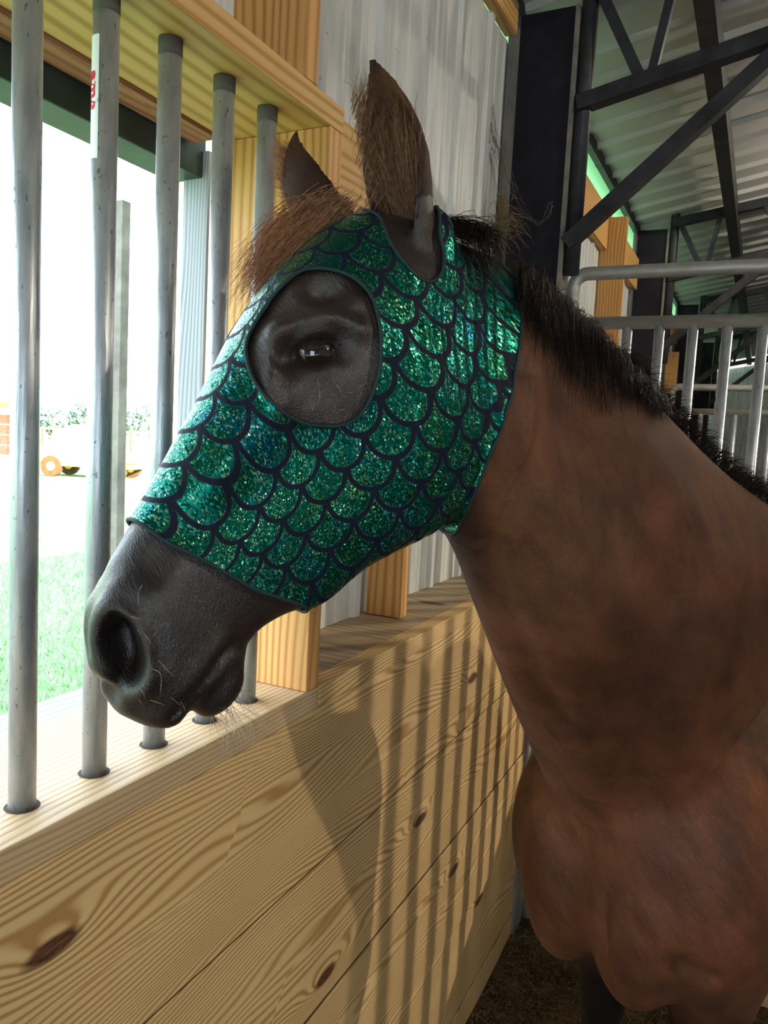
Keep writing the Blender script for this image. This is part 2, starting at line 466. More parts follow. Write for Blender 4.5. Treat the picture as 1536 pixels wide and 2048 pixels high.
# green translucent strip under the eave
v, f = [], []
ys = np.arange(-5, 13, .04)
for k, y in enumerate(ys):
    d = .006 * (k % 2)
    v += [(XM - .03 + d, y, 1.17 + HC), (XM - .03 + d, y, 1.40 + HC)]
for k in range(len(ys) - 1): f.append((2 * k, 2 * k + 2, 2 * k + 3, 2 * k + 1))
gs = mesh_obj('window_2', v, f, GREENSHEET); setp(gs, 'pale green corrugated daylight strip under the eave', kind='structure')
eave = beam('trim_15', (XM + .005, -5, 1.385 + HC), (XM + .005, 13, 1.385 + HC), .03, .06, STEEL); setp(eave, 'dark eave purlin', kind='structure')

# far window jamb post
fj = zbox('trim_16', (-.826, 4.06, -.42), (-.700, 4.10, 1.16), PINE_STUD, None, .002); setp(fj, 'orange pine post beyond the first column', kind='structure')
fj2 = zbox('trim_17', (-.800, 7.0, -.42), (-.700, 7.06, .85), PINE_STUD, None, .002); setp(fj2, 'far orange pine post seen between the partition bars', kind='structure')

# ---------------------------------------------------------------- roof
PIT = math.tan(math.radians(10.5))
def roof_z(x): return 1.405 + (x - XM) * PIT + HC
v, f = [], []
pr = [(y + a, d) for y in np.arange(0, 18, .2032) for a, d in ((0, 0), (.014, .020), (.034, .020), (.048, 0))]
x0, x1 = -1.25, 7.2
for y, d in pr:
    v += [(x0, -5 + y, roof_z(x0) - d), (x1, -5 + y, roof_z(x1) - d)]
for k in range(len(pr) - 1): f.append((2 * k, 2 * k + 1, 2 * k + 3, 2 * k + 2))
roof = mesh_obj('ceiling', v, f, ROOFM); setp(roof, 'ribbed grey steel roof sheets seen from below', kind='structure')
for k, xp in enumerate((-.28, 1.2, 2.7, 4.2, 5.7)):
    b = beam('trim_%d' % (20 + k), (xp, -4.5, roof_z(xp) - .085), (xp, 12.9, roof_z(xp) - .085), .06, .10, STEEL); setp(b, 'dark steel purlin under the roof sheets', kind='structure')
box('wall_right', (7.2, -5, -.1), (7.25, 13, 4.7), WALLM)['kind'] = 'structure'
for k_, (xa, xb, za, zb_) in enumerate(((-.85, 1.4, -.1, 4.7), (3.5, 7.25, -.1, 4.7), (1.4, 3.5, 2.5, 4.7))):      # rear end wall round the open barn door
    box(('wall_near', 'wall_near_side', 'wall_near_top')[k_], (xa, -4.55, za), (xb, -4.5, zb_), WALLM)['kind'] = 'structure'
box('wall_far', (-.85, 13, -.1), (7.25, 13.05, 4.7), WALLM)['kind'] = 'structure'

# ---------------------------------------------------------------- steel frames (column + truss)
FLANGE = plain('dusty_grey_flange', (.13, .125, .115), .8, 0, .35, 9)
def steel_frame(y, label):
    t = thing('steel_frame', (-.72, y, 0), label, 'steel frame', 'steel column and truss frames of the barn')
    zt = 1.36 + HC
    box('web_plate', (XM + .02, y - .006, 0), (-.635, y + .006, zt), WEB, t)
    box('outer_flange', (XM + .008, y - .085, 0), (XM + .02, y + .085, zt), FLANGE, t)
    box('inner_flange', (-.635, y - .012, 0), (-.622, y + .085, zt), STEELDUST, t)
    tube('upright_pipe', [(-.598, y + .02, .55 + HC), (-.598, y + .02, 2.0 + HC)], .026, STEEL, t, 12)
    def c0(x): return 1.058 + (x + .627) * .283 + HC        # lower chord
    beam('lower_chord', (-.61, y, c0(-.61)), (4.2, y, c0(4.2) - .35), .05, .045, STEEL, t)
    beam('upper_chord', (-.61, y, c0(-.61) + .33), (4.2, y, roof_z(4.2) - .17), .05, .05, STEEL, t)
    def up(x): return c0(-.61) + .33 + (x + .61) * (roof_z(4.2) - .17 - c0(-.61) - .33) / 4.81
    def lo(x): return c0(-.61) + (x + .61) * (c0(4.2) - .35 - c0(-.61)) / 4.81
    xs = -.41
    while xs < 3.9:
        beam('truss_web', (xs - .16, y, up(xs - .16)), (xs - .012, y, lo(xs) + .0), .032, .032, STEEL, t, (0, 1, 0))
        beam('truss_web', (xs + .07, y, up(xs + .07)), (xs + .012, y, lo(xs) + .0), .026, .026, STEEL, t, (0, 1, 0))
        xs += .46
    beam('knee_brace', (-.615, y, .640 + HC), (.62, y, .640 + 1.235 * .885 + HC), .045, .045, STEEL, t, (0, 1, 0))
    return t
steel_frame(2.50, 'dark steel column with truss and knee brace beside the ledge')
steel_frame(5.10, 'dark steel frame beyond the orange pine post')
steel_frame(7.70, 'far dark steel frame behind the second partition')
steel_frame(10.30, 'farthest dark steel frame at the end of the barn')

# ---------------------------------------------------------------- stall partitions
def partition(y, x0, zt, zr, zb, x1, label, base=True):
    t = thing('stall_partition', (x0, y, 0), label, 'partition', 'pipe stall partitions')
    R_ = .0215
    pts = [(x0, y, .35 + HC)] + [(x0 + .045 - .045 * math.cos(a), y, zt - .045 + .045 * math.sin(a) + HC) for a in np.linspace(0, math.pi / 2, 7)] + [(x1, y, zt + HC)]
    pts[0] = (x0, y, .05)
    tube('top_rail', pts, R_, RAILM, t, 14)
    tube('second_rail', [(x0, y, zr + HC), (x1, y, zr + HC)], R_ * .95, RAILM, t, 14)
    tube('lower_rail', [(x0, y, zb + .03 + HC), (x1, y, zb + .03 + HC)], R_ * .9, RAILM, t, 12)
    x = x0 + .085
    b0 = None
    while x < x1 - .02:
        if b0 is None:
            b0 = tube('pipe', [(x, y, zb + .03 + HC), (x, y, zr + HC)], .0160, GALV, t, 14)
        else:
            c = b0.copy(); COL.objects.link(c); c.parent = t; c.matrix_parent_inverse = Matrix.Translation(-t.location)
            c.location = (x, y, b0.location.z)
        x += .0985
    if base:
        z = zb
        while z > -HC + .05:
            z2 = max(z - .19, -HC + .01)
            zbox('board', (x0 + .03, y - .018, z2 + .002), (x1, y + .018, z), PINE_X, t, .002); z = z2
    return t
PINE_X = pine('pine_partition', 'x', light=(.55, .36, .16), dark=(.3, .16, .06))
partition(2.60, -.605, .568, .408, -1.06, 3.0, 'pipe partition with boarded base behind the horse')
partition(5.22, -.545, .415, .265, -.80, 3.0, 'farther pipe partition seen through the bars of the near one')

# ---------------------------------------------------------------- floor
nx, ny = 110, 150
gx = np.linspace(-.80, 7.2, nx); gy = np.linspace(-4, 13, ny)
gx = np.concatenate([np.linspace(-.8, 1.6, 90), np.linspace(1.7, 7.2, 20)]); gy = np.concatenate([np.linspace(-4, .4, 20), np.linspace(.45, 3.2, 110), np.linspace(3.3, 13, 20)])
nx, ny = len(gx), len(gy)
GX, GY = np.meshgrid(gx, gy, indexing='ij')
def fbm(x, y, s=1.0):
    r = 0
    for k, a in ((1.0, .5), (2.1, .28), (4.3, .15), (9.1, .09)):
        r = r + a * np.sin(x * s * k * 3.1 + 1.7 * k + 1.3 * np.sin(y * s * k * 2.3 + k)) * np.cos(y * s * k * 2.7 - .9 * k + 1.1 * np.sin(x * s * k * 1.9))
    return r
GZ = .018 * fbm(GX, GY, 1.6) + .03 * np.exp(-((GX + .6) / .25) ** 2) - .005
V = np.stack([GX, GY, GZ], -1).reshape(-1, 3)
i, j = np.meshgrid(np.arange(nx - 1), np.arange(ny - 1), indexing='ij'); q = (i * ny + j).ravel()
fl = fast_mesh('floor', V, np.stack([q, q + ny, q + ny + 1, q + 1], 1), DIRT); setp(fl, 'dirt stall floor with trampled shavings', kind='structure')

# ---------------------------------------------------------------- lamps hanging in the barn
LAMPGLOW = emis('lamp_diffuser', (1, .93, .80), 6.0)
def barn_lamp(x, y, z, power, label, rad=.03):
    t = thing('barn_lamp', (x, y, z + HC), label, 'lamp', 'barn lamps hanging under the roof')
    prof = [(.012, .16), (.03, .15), (.036, .12), (.038, .085), (.036, .085), (.03, .11), (.02, .14)]
    n = 28; v, f = [], []
    for r, h in prof:
        for k in range(n): v.append((x + r * math.cos(2 * math.pi * k / n), y + r * math.sin(2 * math.pi * k / n), z + HC + h))
    for a in range(len(prof) - 1):
        for k in range(n): f.append((a * n + k, a * n + (k + 1) % n, (a + 1) * n + (k + 1) % n, (a + 1) * n + k))
    mesh_obj('lamp_shade', v, f, STEEL, t, True)
    prof = [(.004, .10), (.02, .095), (.028, .07), (.03, .05), (.022, .03), (.008, .022)]
    v, f = [], []
    for r, h in prof:
        for k in range(n): v.append((x + r * math.cos(2 * math.pi * k / n), y + r * math.sin(2 * math.pi * k / n), z + HC + h))
    for a in range(len(prof) - 1):
        for k in range(n): f.append((a * n + k, a * n + (k + 1) % n, (a + 1) * n + (k + 1) % n, (a + 1) * n + k))
    mesh_obj('bulb', v, f, LAMPGLOW, t, True)
    tube('cord', [(x, y, z + .15 + HC), (x, y, roof_z(x) - .01)], .004, STEEL, t, 8)
    ld = bpy.data.lights.new('lamp_light', 'POINT'); ld.energy = power; ld.shadow_soft_size = rad; ld.color = (1, .90, .74)
    lo = bpy.data.objects.new('lamp_light', ld); COL.objects.link(lo); lo.location = (x, y, z + HC + .01)
    adopt(lo, t)
barn_lamp(1.9, -.9, 1.45, 10, 'barn lamp hanging behind the photographer', .04)
barn_lamp(3.2, 1.6, 1.70, 210, 'barn lamp hanging over the aisle', .04)
barn_lamp(.9, 4.3, 1.45, 75, 'barn lamp hanging beyond the near pipe partition', .04)
# floodlight at the far side of the aisle: throws the pipe shadows on the boards
def floodlight(p, target, power):
    p = np.array(p) + np.array([0, 0, HC]); tg = np.array(target) + np.array([0, 0, HC])
    d = _n(tg - p); sx = _n(np.cross(d, [0, 0, 1])); uz = np.cross(sx, d)
    t = thing('floodlight', tuple(p), 'black floodlight fixed under the roof across the aisle', 'lamp')
    def fr(c, hx, hz, hd):
        v = [c + sx * a * hx + uz * b * hz + d * e * hd for e in (-1, 1) for a, b in ((-1, -1), (1, -1), (1, 1), (-1, 1))]
        return v, BOXF
    v, f = fr(p - d * .06, .12, .09, .035); mesh_obj('housing', v, f, STEEL, t)
    v, f = fr(p - d * .022, .105, .075, .002); mesh_obj('lens', v, f, LAMPGLOW, t)
    for k in (-3, -1, 1, 3):
        v, f = fr(p - d * .11 + sx * k * .025, .004, .07, .018); mesh_obj('cooling_fin', v, f, STEEL, t)
    tube('bracket', [p - d * .09, (p[0], p[1], roof_z(p[0]) - .02)], .012, STEEL, t, 8)
    ld = bpy.data.lights.new('flood_light', 'SPOT'); ld.energy = power; ld.spot_size = math.radians(15); ld.spot_blend = .7; ld.shadow_soft_size = .035; ld.color = (1, .90, .72)
    lo = bpy.data.objects.new('flood_light', ld); COL.objects.link(lo); lo.location = p
    lo.rotation_euler = Vector(d).to_track_quat('-Z', 'Y').to_euler(); adopt(lo, t)
floodlight((4.0, 6.9, 1.95), (-.63, 2.0, -.75), 1250)
# ---------------------------------------------------------------- outdoors
def grass_mat():
    T = NT('field_grass'); v = T.obj_vec(False)
    n1 = T.noise(v, .9, 5, .6); n2 = T.noise(v, 18, 4, .65); n3 = T.noise(v, 70, 3, .7)
    col = T.ramp(n2, [(.3, (.14, .26, .11)), (.7, (.28, .44, .22))])
    col = T.mix(T.math('MULTIPLY', n3, .5), col, (.33, .50, .24))
    col = T.mix(T.ramp(n1, [(.60, (0, 0, 0)), (.74, (.8, .8, .8))]), col, (.40, .27, .17))
    T.set(color=col, rough=.9, spec=.1); T.bump(n3, .8, .05); return T.m
GRASSM = grass_mat()
gz = -.22
v = [(-160, -60, gz), (-.9, -60, gz), (-.9, 200, gz), (-160, 200, gz)]
fo = mesh_obj('ground', v, [(0, 1, 2, 3)], GRASSM); setp(fo, 'open grass field outside the window', kind='structure')
# grass blades near the window: one uncountable carpet
N = 26000
d = 2.6 + 11 * rng.random(N) ** 1.3; an = np.radians(118 + 32 * rng.random(N))
bx_, by_ = -.9 + d * np.cos(an), d * np.sin(an)
hh = .05 + .09 * rng.random(N); ln = rng.normal(0, .05, (N, 2)); wd = rng.normal(0, 1, (N, 2)); wd /= np.linalg.norm(wd, axis=1)[:, None]
base = np.stack([bx_, by_, np.full(N, gz)], 1)
w = np.concatenate([wd * .006, np.zeros((N, 1))], 1)
tip = base + np.stack([ln[:, 0], ln[:, 1], hh], 1)
Vg = np.stack([base - w, base + w, tip], 1).reshape(-1, 3)
gr = fast_mesh('grass', Vg, np.arange(3 * N).reshape(-1, 3), plain('grass_blade', (.30, .46, .26), .7, 0, .3, 3), None, False)
setp(gr, 'short green grass growing outside the window', 'grass', kind='stuff')

# truck parked in the field
def truck():
    o = P(185, 945, 27.5); o[2] = gz
    ax = _n([.80, .60, 0]) ; ax = cdir(1, 0, .05); ax[2] = 0; ax = _n(ax); up = np.array([0, 0, 1.0]); sd = np.cross(up, ax)
    t = thing('utility_truck', tuple(o), 'pale yellow utility truck parked in the field', 'truck')
    YEL = plain('yellow_paint', (.80, .55, .10), .4, 0, .1); WHT = plain('white_paint', (.8, .78, .7), .4, 0, .05); GLS = plain('truck_glass', (.55, .6, .62), .1, 0, .05); TYR = plain('tyre_rubber', (.10, .05, .02), .9)
    def prism(name, prof, w, mat, par=t):
        v = []
        for s in (-w / 2, w / 2):
            for a, h in prof: v.append(o + ax * a + sd * s + up * h)
        n = len(prof)
        f = [tuple(range(n)), tuple(range(2 * n - 1, n - 1, -1))] + [(k, n + k, n + (k + 1) % n, (k + 1) % n) for k in range(n)]
        return mesh_obj(name, v, f, mat, par)
    prism('chassis', [(-1.7, .38), (1.75, .38), (1.75, .6), (-1.7, .6)], 1.5, YEL)
    prism('hood', [(-1.7, .6), (-.75, .6), (-.75, 1.12), (-1.45, 1.02), (-1.7, .9)], 1.5, YEL)
    c = prism('cab', [(-.78, .6), (.35, .6), (.35, 1.85), (-.45, 1.85), (-.78, 1.12)], 1.5, WHT)
    prism('side_window', [(-.55, 1.18), (.2, 1.18), (.2, 1.7), (-.38, 1.7)], 1.53, GLS, c)
    prism('flat_bed', [(.4, .6), (1.8, .6), (1.8, .95), (.4, .95)], 1.6, YEL)
    prism('beacon', [(-.1, 1.85), (.1, 1.85), (.1, 2.0), (-.1, 2.0)], .3, YEL)
    for a in (-1.15, 1.15):
        for s in (-.68, .68):
            cc = o + ax * a + sd * s + up * .36
            wv, wf = tube_data([cc - sd * .11, cc + sd * .11], .36, 20); wo = mesh_obj('wheel', wv, wf, TYR, t)
            hv, hf = tube_data([cc - sd * .12, cc + sd * .12], .16, 14); h = mesh_obj('hub', hv, hf, YEL, wo)
truck()
# rail fence
FEN = plain('red_brown_fence', (.30, .14, .09), .9)
fe = thing('field_fence', tuple(P(250, 900, 44)), 'red-brown rail fence across the field', 'fence')
p0, p1 = P(-420, 905, 40), P(420, 915, 52)
for k in range(14):
    q = p0 + (p1 - p0) * k / 13
    box('post', (q[0] - .08, q[1] - .08, gz), (q[0] + .08, q[1] + .08, gz + 1.6), FEN, fe)
for z in (.45, .95, 1.45):
    beam('rail', (p0[0], p0[1], gz + z), (p1[0], p1[1], gz + z), .05, .14, FEN, fe)
# red barn at the edge
def shed():
    o = P(-5, 930, 38); o[2] = gz
    RB = plain('red_barn_board', (.34, .12, .08), .9); RR = plain('pale_barn_roof', (.6, .42, .36), .7)
    t = thing('field_shed', tuple(o), 'red-brown open shed in the field beside the fence', 'shed')
    for k in range(4):
        box('wall_board', (o[0] - 1.6, o[1] - .05, gz + .15 + k * .5), (o[0] + 1.3, o[1] + .05, gz + .6 + k * .5), RB, t)
    for dx in (-1.55, 1.25): box('post', (o[0] + dx - .1, o[1] - .1, gz), (o[0] + dx + .1, o[1] + .1, gz + 2.4), RB, t)
    b = beam('roof', (o[0] - 1.9, o[1], gz + 2.45), (o[0] + 1.6, o[1], gz + 2.75), 2.6, .12, RR, t)
shed()
# trees far off
def leaf_mat():
    T = NT('hazy_foliage'); v = T.obj_vec()
    T.set(color=T.ramp(T.noise(v, 6, 3), [(.3, (.16, .26, .20)), (.7, (.34, .45, .36))]), rough=.9); return T.m
LEAF = leaf_mat(); BARK = plain('bark', (.14, .10, .07), .9)
TL = ['small far tree beyond the fence between truck and thin post', 'far round tree beyond the fence behind the truck cab', 'low far tree beyond the fence near the red shed', 'tall far tree beyond the fence behind the thin post']
for k, (px, dep, h) in enumerate(((262, 78, 3.6), (165, 85, 3.9), (100, 80, 3.3), (300, 90, 4.6))):
    o = P(px, 905, dep); o[2] = gz
    t = thing('far_tree', tuple(o), TL[k], 'tree', 'trees beyond the field')
    tube('trunk', [o, o + np.array([0, 0, h * .5])], .18, BARK, t, 8)
    n = 900
    dirs = rng.normal(0, 1, (n, 3)); dirs /= np.linalg.norm(dirs, axis=1)[:, None]
    c = o + np.array([0, 0, h * .62]); r = (h * .38) * (.55 + .45 * rng.random((n, 1))) * np.array([1.2, 1.2, 1.0])
    pc = c + dirs * r
    e1 = rng.normal(0, 1, (n, 3)); e2 = rng.normal(0, 1, (n, 3)); e1 *= .28 / np.linalg.norm(e1, axis=1)[:, None]; e2 *= .28 / np.linalg.norm(e2, axis=1)[:, None]
    cr = fast_mesh('crown', np.stack([pc - e1, pc + e1, pc + e2 * 1.6], 1).reshape(-1, 3), np.arange(3 * n).reshape(-1, 3), LEAF, t, False)
    cr['kind'] = 'stuff'
# ---------------------------------------------------------------- the horse: one continuous body
YAW = .62
def SPd(px): return .955 / (1 - YAW * (px - CX) / FPX)
def SP(px, py): return P(px, py, SPd(px))              # on the head's middle plane
E3 = cdir(YAW, 0, 1)                                  # horse's left, at the head
def catmull(A, m):
    A = np.asarray(A, float); n = len(A)
    out = []
    for i in range(n - 1):
        p0 = A[max(i - 1, 0)]; p1 = A[i]; p2 = A[i + 1]; p3 = A[min(i + 2, n - 1)]
        for k in range(m):
            t = k / m
            out.append(.5 * ((2 * p1) + (-p0 + p2) * t + (2 * p0 - 5 * p1 + 4 * p2 - p3) * t * t + (-p0 + 3 * p1 - 3 * p2 + p3) * t ** 3))
    out.append(A[-1]); return np.array(out)
def loft(stations, n=40, m=6):
    """stations: (top point, bottom point, lateral unit vector, half width, egg, square)"""
    D = catmull([s[0] for s in stations], m); Vv = catmull([s[1] for s in stations], m)
    L = catmull([s[2] for s in stations], m); L /= np.linalg.norm(L, axis=1)[:, None]
    w = catmull([[s[3], s[4], s[5]] for s in stations], m)
    th = np.linspace(0, 2 * math.pi, n, endpoint=False)
    pts = []
    for i in range(len(D)):
        c = (D[i] + Vv[i]) / 2; a = (D[i] - Vv[i]) / 2
        e = 2.0 / w[i, 2]
        ct = np.sign(np.cos(th)) * np.abs(np.cos(th)) ** e; s_ = np.sign(np.sin(th)) * np.abs(np.sin(th)) ** e
        ww = w[i, 0] * (1 + w[i, 1] * s_)
        pts.append(c + s_[:, None] * a + (ct * ww)[:, None] * L[i])
    pts = np.array(pts); K = len(pts)
    v = pts.reshape(-1, 3); f = []
    for i in range(K - 1):
        for j in range(n):
            k = (j + 1) % n; f.append((i * n + j, i * n + k, (i + 1) * n + k, (i + 1) * n + j))
    c0 = pts[0].mean(0); c1 = pts[-1].mean(0)
    v = np.concatenate([v, [c0, c1]]); a, b = len(v) - 2, len(v) - 1
    for j in range(n):
        k = (j + 1) % n; f.append((a, k, j)); f.append((b, (K - 1) * n + j, (K - 1) * n + k))
    return v, f
def ellipsoid(c, axes, nu=20, nv=14):
    c = np.array(c, float); v, f = [], []
    for i in range(nv + 1):
        ph = math.pi * i / nv
        for j in range(nu):
            t = 2 * math.pi * j / nu
            v.append(c + axes[0] * math.sin(ph) * math.cos(t) + axes[1] * math.sin(ph) * math.sin(t) + axes[2] * math.cos(ph))
    for i in range(nv):
        for j in range(nu):
            k = (j + 1) % nu; f.append((i * nu + j, (i + 1) * nu + j, (i + 1) * nu + k, i * nu + k))
    return v, f
parts = []
# head: top pixel, bottom pixel, half width, egg, squareness
HEAD = [((248, 1376), (292, 1404), .016, 0, 2), ((192, 1340), (330, 1424), .036, .0, 2.2), ((176, 1294), (388, 1410), .050, .12, 2.4), ((178, 1234), (434, 1370), .054, .16, 2.5), ((202, 1164), (466, 1310), .051, .16, 2.6),
        ((238, 1099), (508, 1264), .044, .14, 2.7), ((275, 1035), (572, 1226), .044, .14, 2.7), ((335, 933), (638, 1206), .048, .16, 2.7), ((394, 820), (724, 1132), .056, .18, 2.7), ((442, 725), (826, 1076), .067, .18, 2.7),
        ((492, 636), (895, 1030), .081, .16, 2.6), ((550, 556), (945, 950), .090, .10, 2.5), ((610, 494), (968, 850), .086, .02, 2.3), ((672, 446), (970, 740), .077, -.05, 2.2), ((750, 432), (955, 640), .062, 0, 2), ((815, 450), (930, 570), .04, 0, 2)]
parts.append(loft([(SP(*d), SP(*v), E3, w, e, q) for d, v, w, e, q in HEAD]))
# lower lip and chin
parts.append(loft([(SP(a[0], a[1]), SP(b[0], b[1]), E3, w, 0, 2) for a, b, w in [((382, 1406), (388, 1424), .010), ((384, 1386), (406, 1436), .026), ((400, 1352), (448, 1418), .034), ((425, 1318), (483, 1368), .035), ((440, 1290), (480, 1322), .03), ((470, 1255), (500, 1285), .02)]], 24, 4))
# upper-lip bulge
parts.append(ellipsoid(SP(290, 1398), [E3 * .036, cdir(1, -.5, 0) * .046, cdir(.5, 1, 0) * .027]))
# neck
def nl(k): return cdir(*((.50, 0, .86), (.48, 0, .87), (.48, .02, .87), (.5, .03, .86), (.55, .05, .83), (.62, .05, .78), (.66, .05, .75))[k])
NECK = [((790, 480), (865, 900), .98, .062, 0), ((940, 486), (888, 1040), 1.015, .070, 1), ((1058, 560), (930, 1122), 1.06, .080, 2), ((1180, 668), (978, 1248), 1.12, .095, 3), ((1310, 806), (1036, 1384), 1.19, .115, 4), ((1450, 948), (1092, 1500), 1.28, .140, 5), ((1620, 1060), (1160, 1650), 1.40, .160, 6)]
parts.append(loft([(P(d[0], d[1], z), P(v[0], v[1], z), nl(k), w, -.28, 2.0) for d, v, z, w, k in NECK]))
# trunk along a curving spine
RW = _n([RM[0, 0], RM[1, 0], 0]); FW = _n([-RM[0, 2], -RM[1, 2], 0])
org = P(1195, 1660, 1.40); org[2] = 0
def spine(s):
    p = org.copy(); n = 24; ds = s / n
    for i in range(n):
        a = spine_ang(s * (i + .5) / n); p = p + (RW * math.cos(a) + FW * math.sin(a)) * ds
    return p
def spine_ang(s): return math.radians(38 - 58 * min(max((s - .15) / .75, 0), 1))
def lat(s):
    a = spine_ang(s); d = RW * math.cos(a) + FW * math.sin(a)        # tailward
    return np.cross(d, [0, 0, 1.0])                                    # horse's left
TR = [(-.02, 1.10, .89, .08), (.02, 1.22, .81, .155), (.08, 1.34, .75, .205), (.22, 1.50, .71, .24), (.45, 1.59, .70, .26), (.70, 1.56, .72, .275), (1.0, 1.50, .78, .29), (1.3, 1.52, .83, .28), (1.52, 1.51, .93, .255), (1.68, 1.42, .98, .20), (1.76, 1.28, 1.05, .09)]
parts.append(loft([(spine(s) + np.array([0, 0, zt]), spine(s) + np.array([0, 0, zb]), lat(s), w, -.08, 2.2) for s, zt, zb, w in TR], 48, 6))
def tub(pts, rad, n=24, m=6):
    A = catmull(np.column_stack([np.array(pts), rad]), m)
    v, f = tube_data(A[:, :3], A[:, 3], n); parts.append((v, f))
Zv = np.array([0, 0, 1.0])
# breast muscles, shoulder points
for sg in (1, -1):
    parts.append(ellipsoid(spine(.03) + lat(0) * sg * .080 + Zv * .930, [lat(0) * .098, (spine(.3) - spine(0)) / .3 * .085, Zv * .215]))
    parts.append(ellipsoid(spine(.14) + lat(.1) * sg * .135 + Zv * .95, [lat(.1) * .130, (spine(.3) - spine(0)) / .3 * .16, Zv * .22]))
    parts.append(ellipsoid(spine(.30) + lat(.3) * sg * .125 + Zv * 1.14, [lat(.3) * .135, (spine(.5) - spine(.2)) / .3 * .18, Zv * .33]))
    # forelegs
    b = spine(.23) + lat(.2) * sg * .12; tl = _n(spine(.3) - spine(.1))
    tub([b + Zv * 1.00 + tl * .03, b + Zv * .85 + tl * .01, b + Zv * .74, b + Zv * .60, b + Zv * .52, b + Zv * .46, b + Zv * .30, b + Zv * .235, b + Zv * .15 - tl * .03, b + Zv * .085 - tl * .05, b + Zv * .03 - tl * .06, b + Zv * .006 - tl * .062], [.14, .13, .098, .066, .055, .044, .036, .046, .036, .044, .058, .062])
    # hind legs
    b = spine(1.48) + lat(1.5) * sg * .14; tl = _n(spine(1.6) - spine(1.4))
    tub([b + Zv * 1.25, b + Zv * 1.05 - tl * .03, b + Zv * .86 - tl * .08, b + Zv * .70 - tl * .02, b + Zv * .58 + tl * .07, b + Zv * .50 + tl * .10, b + Zv * .42 + tl * .09, b + Zv * .28 + tl * .075, b + Zv * .21 + tl * .07, b + Zv * .14 + tl * .045, b + Zv * .08 + tl * .02, b + Zv * .03 + tl * .01, b + Zv * .006], [.20, .19, .145, .095, .062, .055, .047, .040, .048, .038, .046, .058, .062])
# ears: cupped leaves
def ear(base, tip, opening, length_prof, wall=.0075):
    base = np.array(base); tip = np.array(tip); ax = tip - base; Ln = np.linalg.norm(ax); t = ax / Ln
    o = np.array(opening, float); o = _n(o - t * np.dot(o, t)); s = np.cross(t, o)
    v, f = [], []; K = len(length_prof); n = 18
    for (h, r, half, bend) in length_prof:
        c = base + t * Ln * h + o * bend * Ln
        for rr in (r, max(r - wall, .001)):
            for j in range(n):
                a = math.pi + (-1 + 2 * j / (n - 1)) * half
                v.append(c + (o * math.cos(a) + s * math.sin(a)) * rr)
    M = 2 * n
    for i in range(K - 1):
        for j in range(n - 1):
            a = i * M + j; f.append((a, a + 1, a + M + 1, a + M)); b = a + n; f.append((b + M, b + M + 1, b + 1, b))
        a = i * M; f.append((a + M, a + n + M, a + n, a)); a = i * M + n - 1; f.append((a, a + n, a + n + M, a + M))
    for i in (0, K - 1):
        for j in range(n - 1):
            a = i * M + j; q = (a, a + n, a + n + 1, a + 1); f.append(q if i == 0 else q[::-1])
    return v, f
EARP = [(-.12, .036, 2.6, .0), (.0, .038, 2.4, .0), (.12, .037, 2.15, -.01), (.26, .041, 1.9, -.01), (.42, .044, 1.65, .0), (.58, .041, 1.5, .01), (.72, .034, 1.35, .02), (.85, .024, 1.2, .035), (.94, .014, 1.1, .05), (1.0, .006, 1.0, .065)]
earL_base = P(812, 462, .93); earL_tip = P(750, 122, .90)
parts.append(ear(earL_base, earL_tip, cdir(-.55, 0, .85), EARP))
earR_base = P(660, 445, 1.02); earR_tip = P(588, 262, 1.0)
parts.append(ear(earR_base, earR_tip, cdir(.75, -.3, -.25), [(h, r * 1.0, a, b) for h, r, a, b in EARP]))
parts.append(ellipsoid(P(842, 505, .945), [cdir(.8, -.6, .3) * .035, cdir(.6, 1, 0) * .055, E3 * .035]))

HV, HF = join_data(parts)
tmp_me = bpy.data.meshes.new('tmp_horse'); tmp_me.from_pydata([tuple(q) for q in HV], [], HF); tmp_me.update()
bmt = bmesh.new(); bmt.from_mesh(tmp_me); bmesh.ops.recalc_face_normals(bmt, faces=bmt.faces); bmt.to_mesh(tmp_me); bmt.free()
tmp_o = bpy.data.objects.new('tmp_horse', tmp_me); COL.objects.link(tmp_o)
md = tmp_o.modifiers.new('r', 'REMESH'); md.mode = 'VOXEL'; md.voxel_size = .0042; md.adaptivity = 0
dg = bpy.context.evaluated_depsgraph_get()
horse_me = bpy.data.meshes.new_from_object(tmp_o.evaluated_get(dg))
bpy.data.objects.remove(tmp_o)
NVT = len(horse_me.vertices)
hv = np.empty(NVT * 3, np.float32); horse_me.vertices.foreach_get('co', hv); hv = hv.reshape(-1, 3).astype(float)
ne = len(horse_me.edges); ed = np.empty(ne * 2, np.int32); horse_me.edges.foreach_get('vertices', ed); ed = ed.reshape(-1, 2)
qd = np.empty(len(horse_me.loops), np.int32); horse_me.loops.foreach_get('vertex_index', qd); qd = qd.reshape(-1, 4)
deg = np.bincount(ed.ravel(), minlength=NVT).astype(float)[:, None]
def lap(v):
    s = np.empty_like(v)
    for k in range(v.shape[1]):
        s[:, k] = np.bincount(ed[:, 0], v[ed[:, 1], k], NVT) + np.bincount(ed[:, 1], v[ed[:, 0], k], NVT)
    return s / deg - v
def smooth(v, it, w=None, lam=.6, mu=-.62):
    for _ in range(it):
        d = lap(v) * lam; v = v + (d if w is None else d * w)
        d = lap(v) * mu; v = v + (d if w is None else d * w)
    return v
def plain_smooth(v, it, w):
    for _ in range(it): v = v + lap(v) * .6 * w
    return v
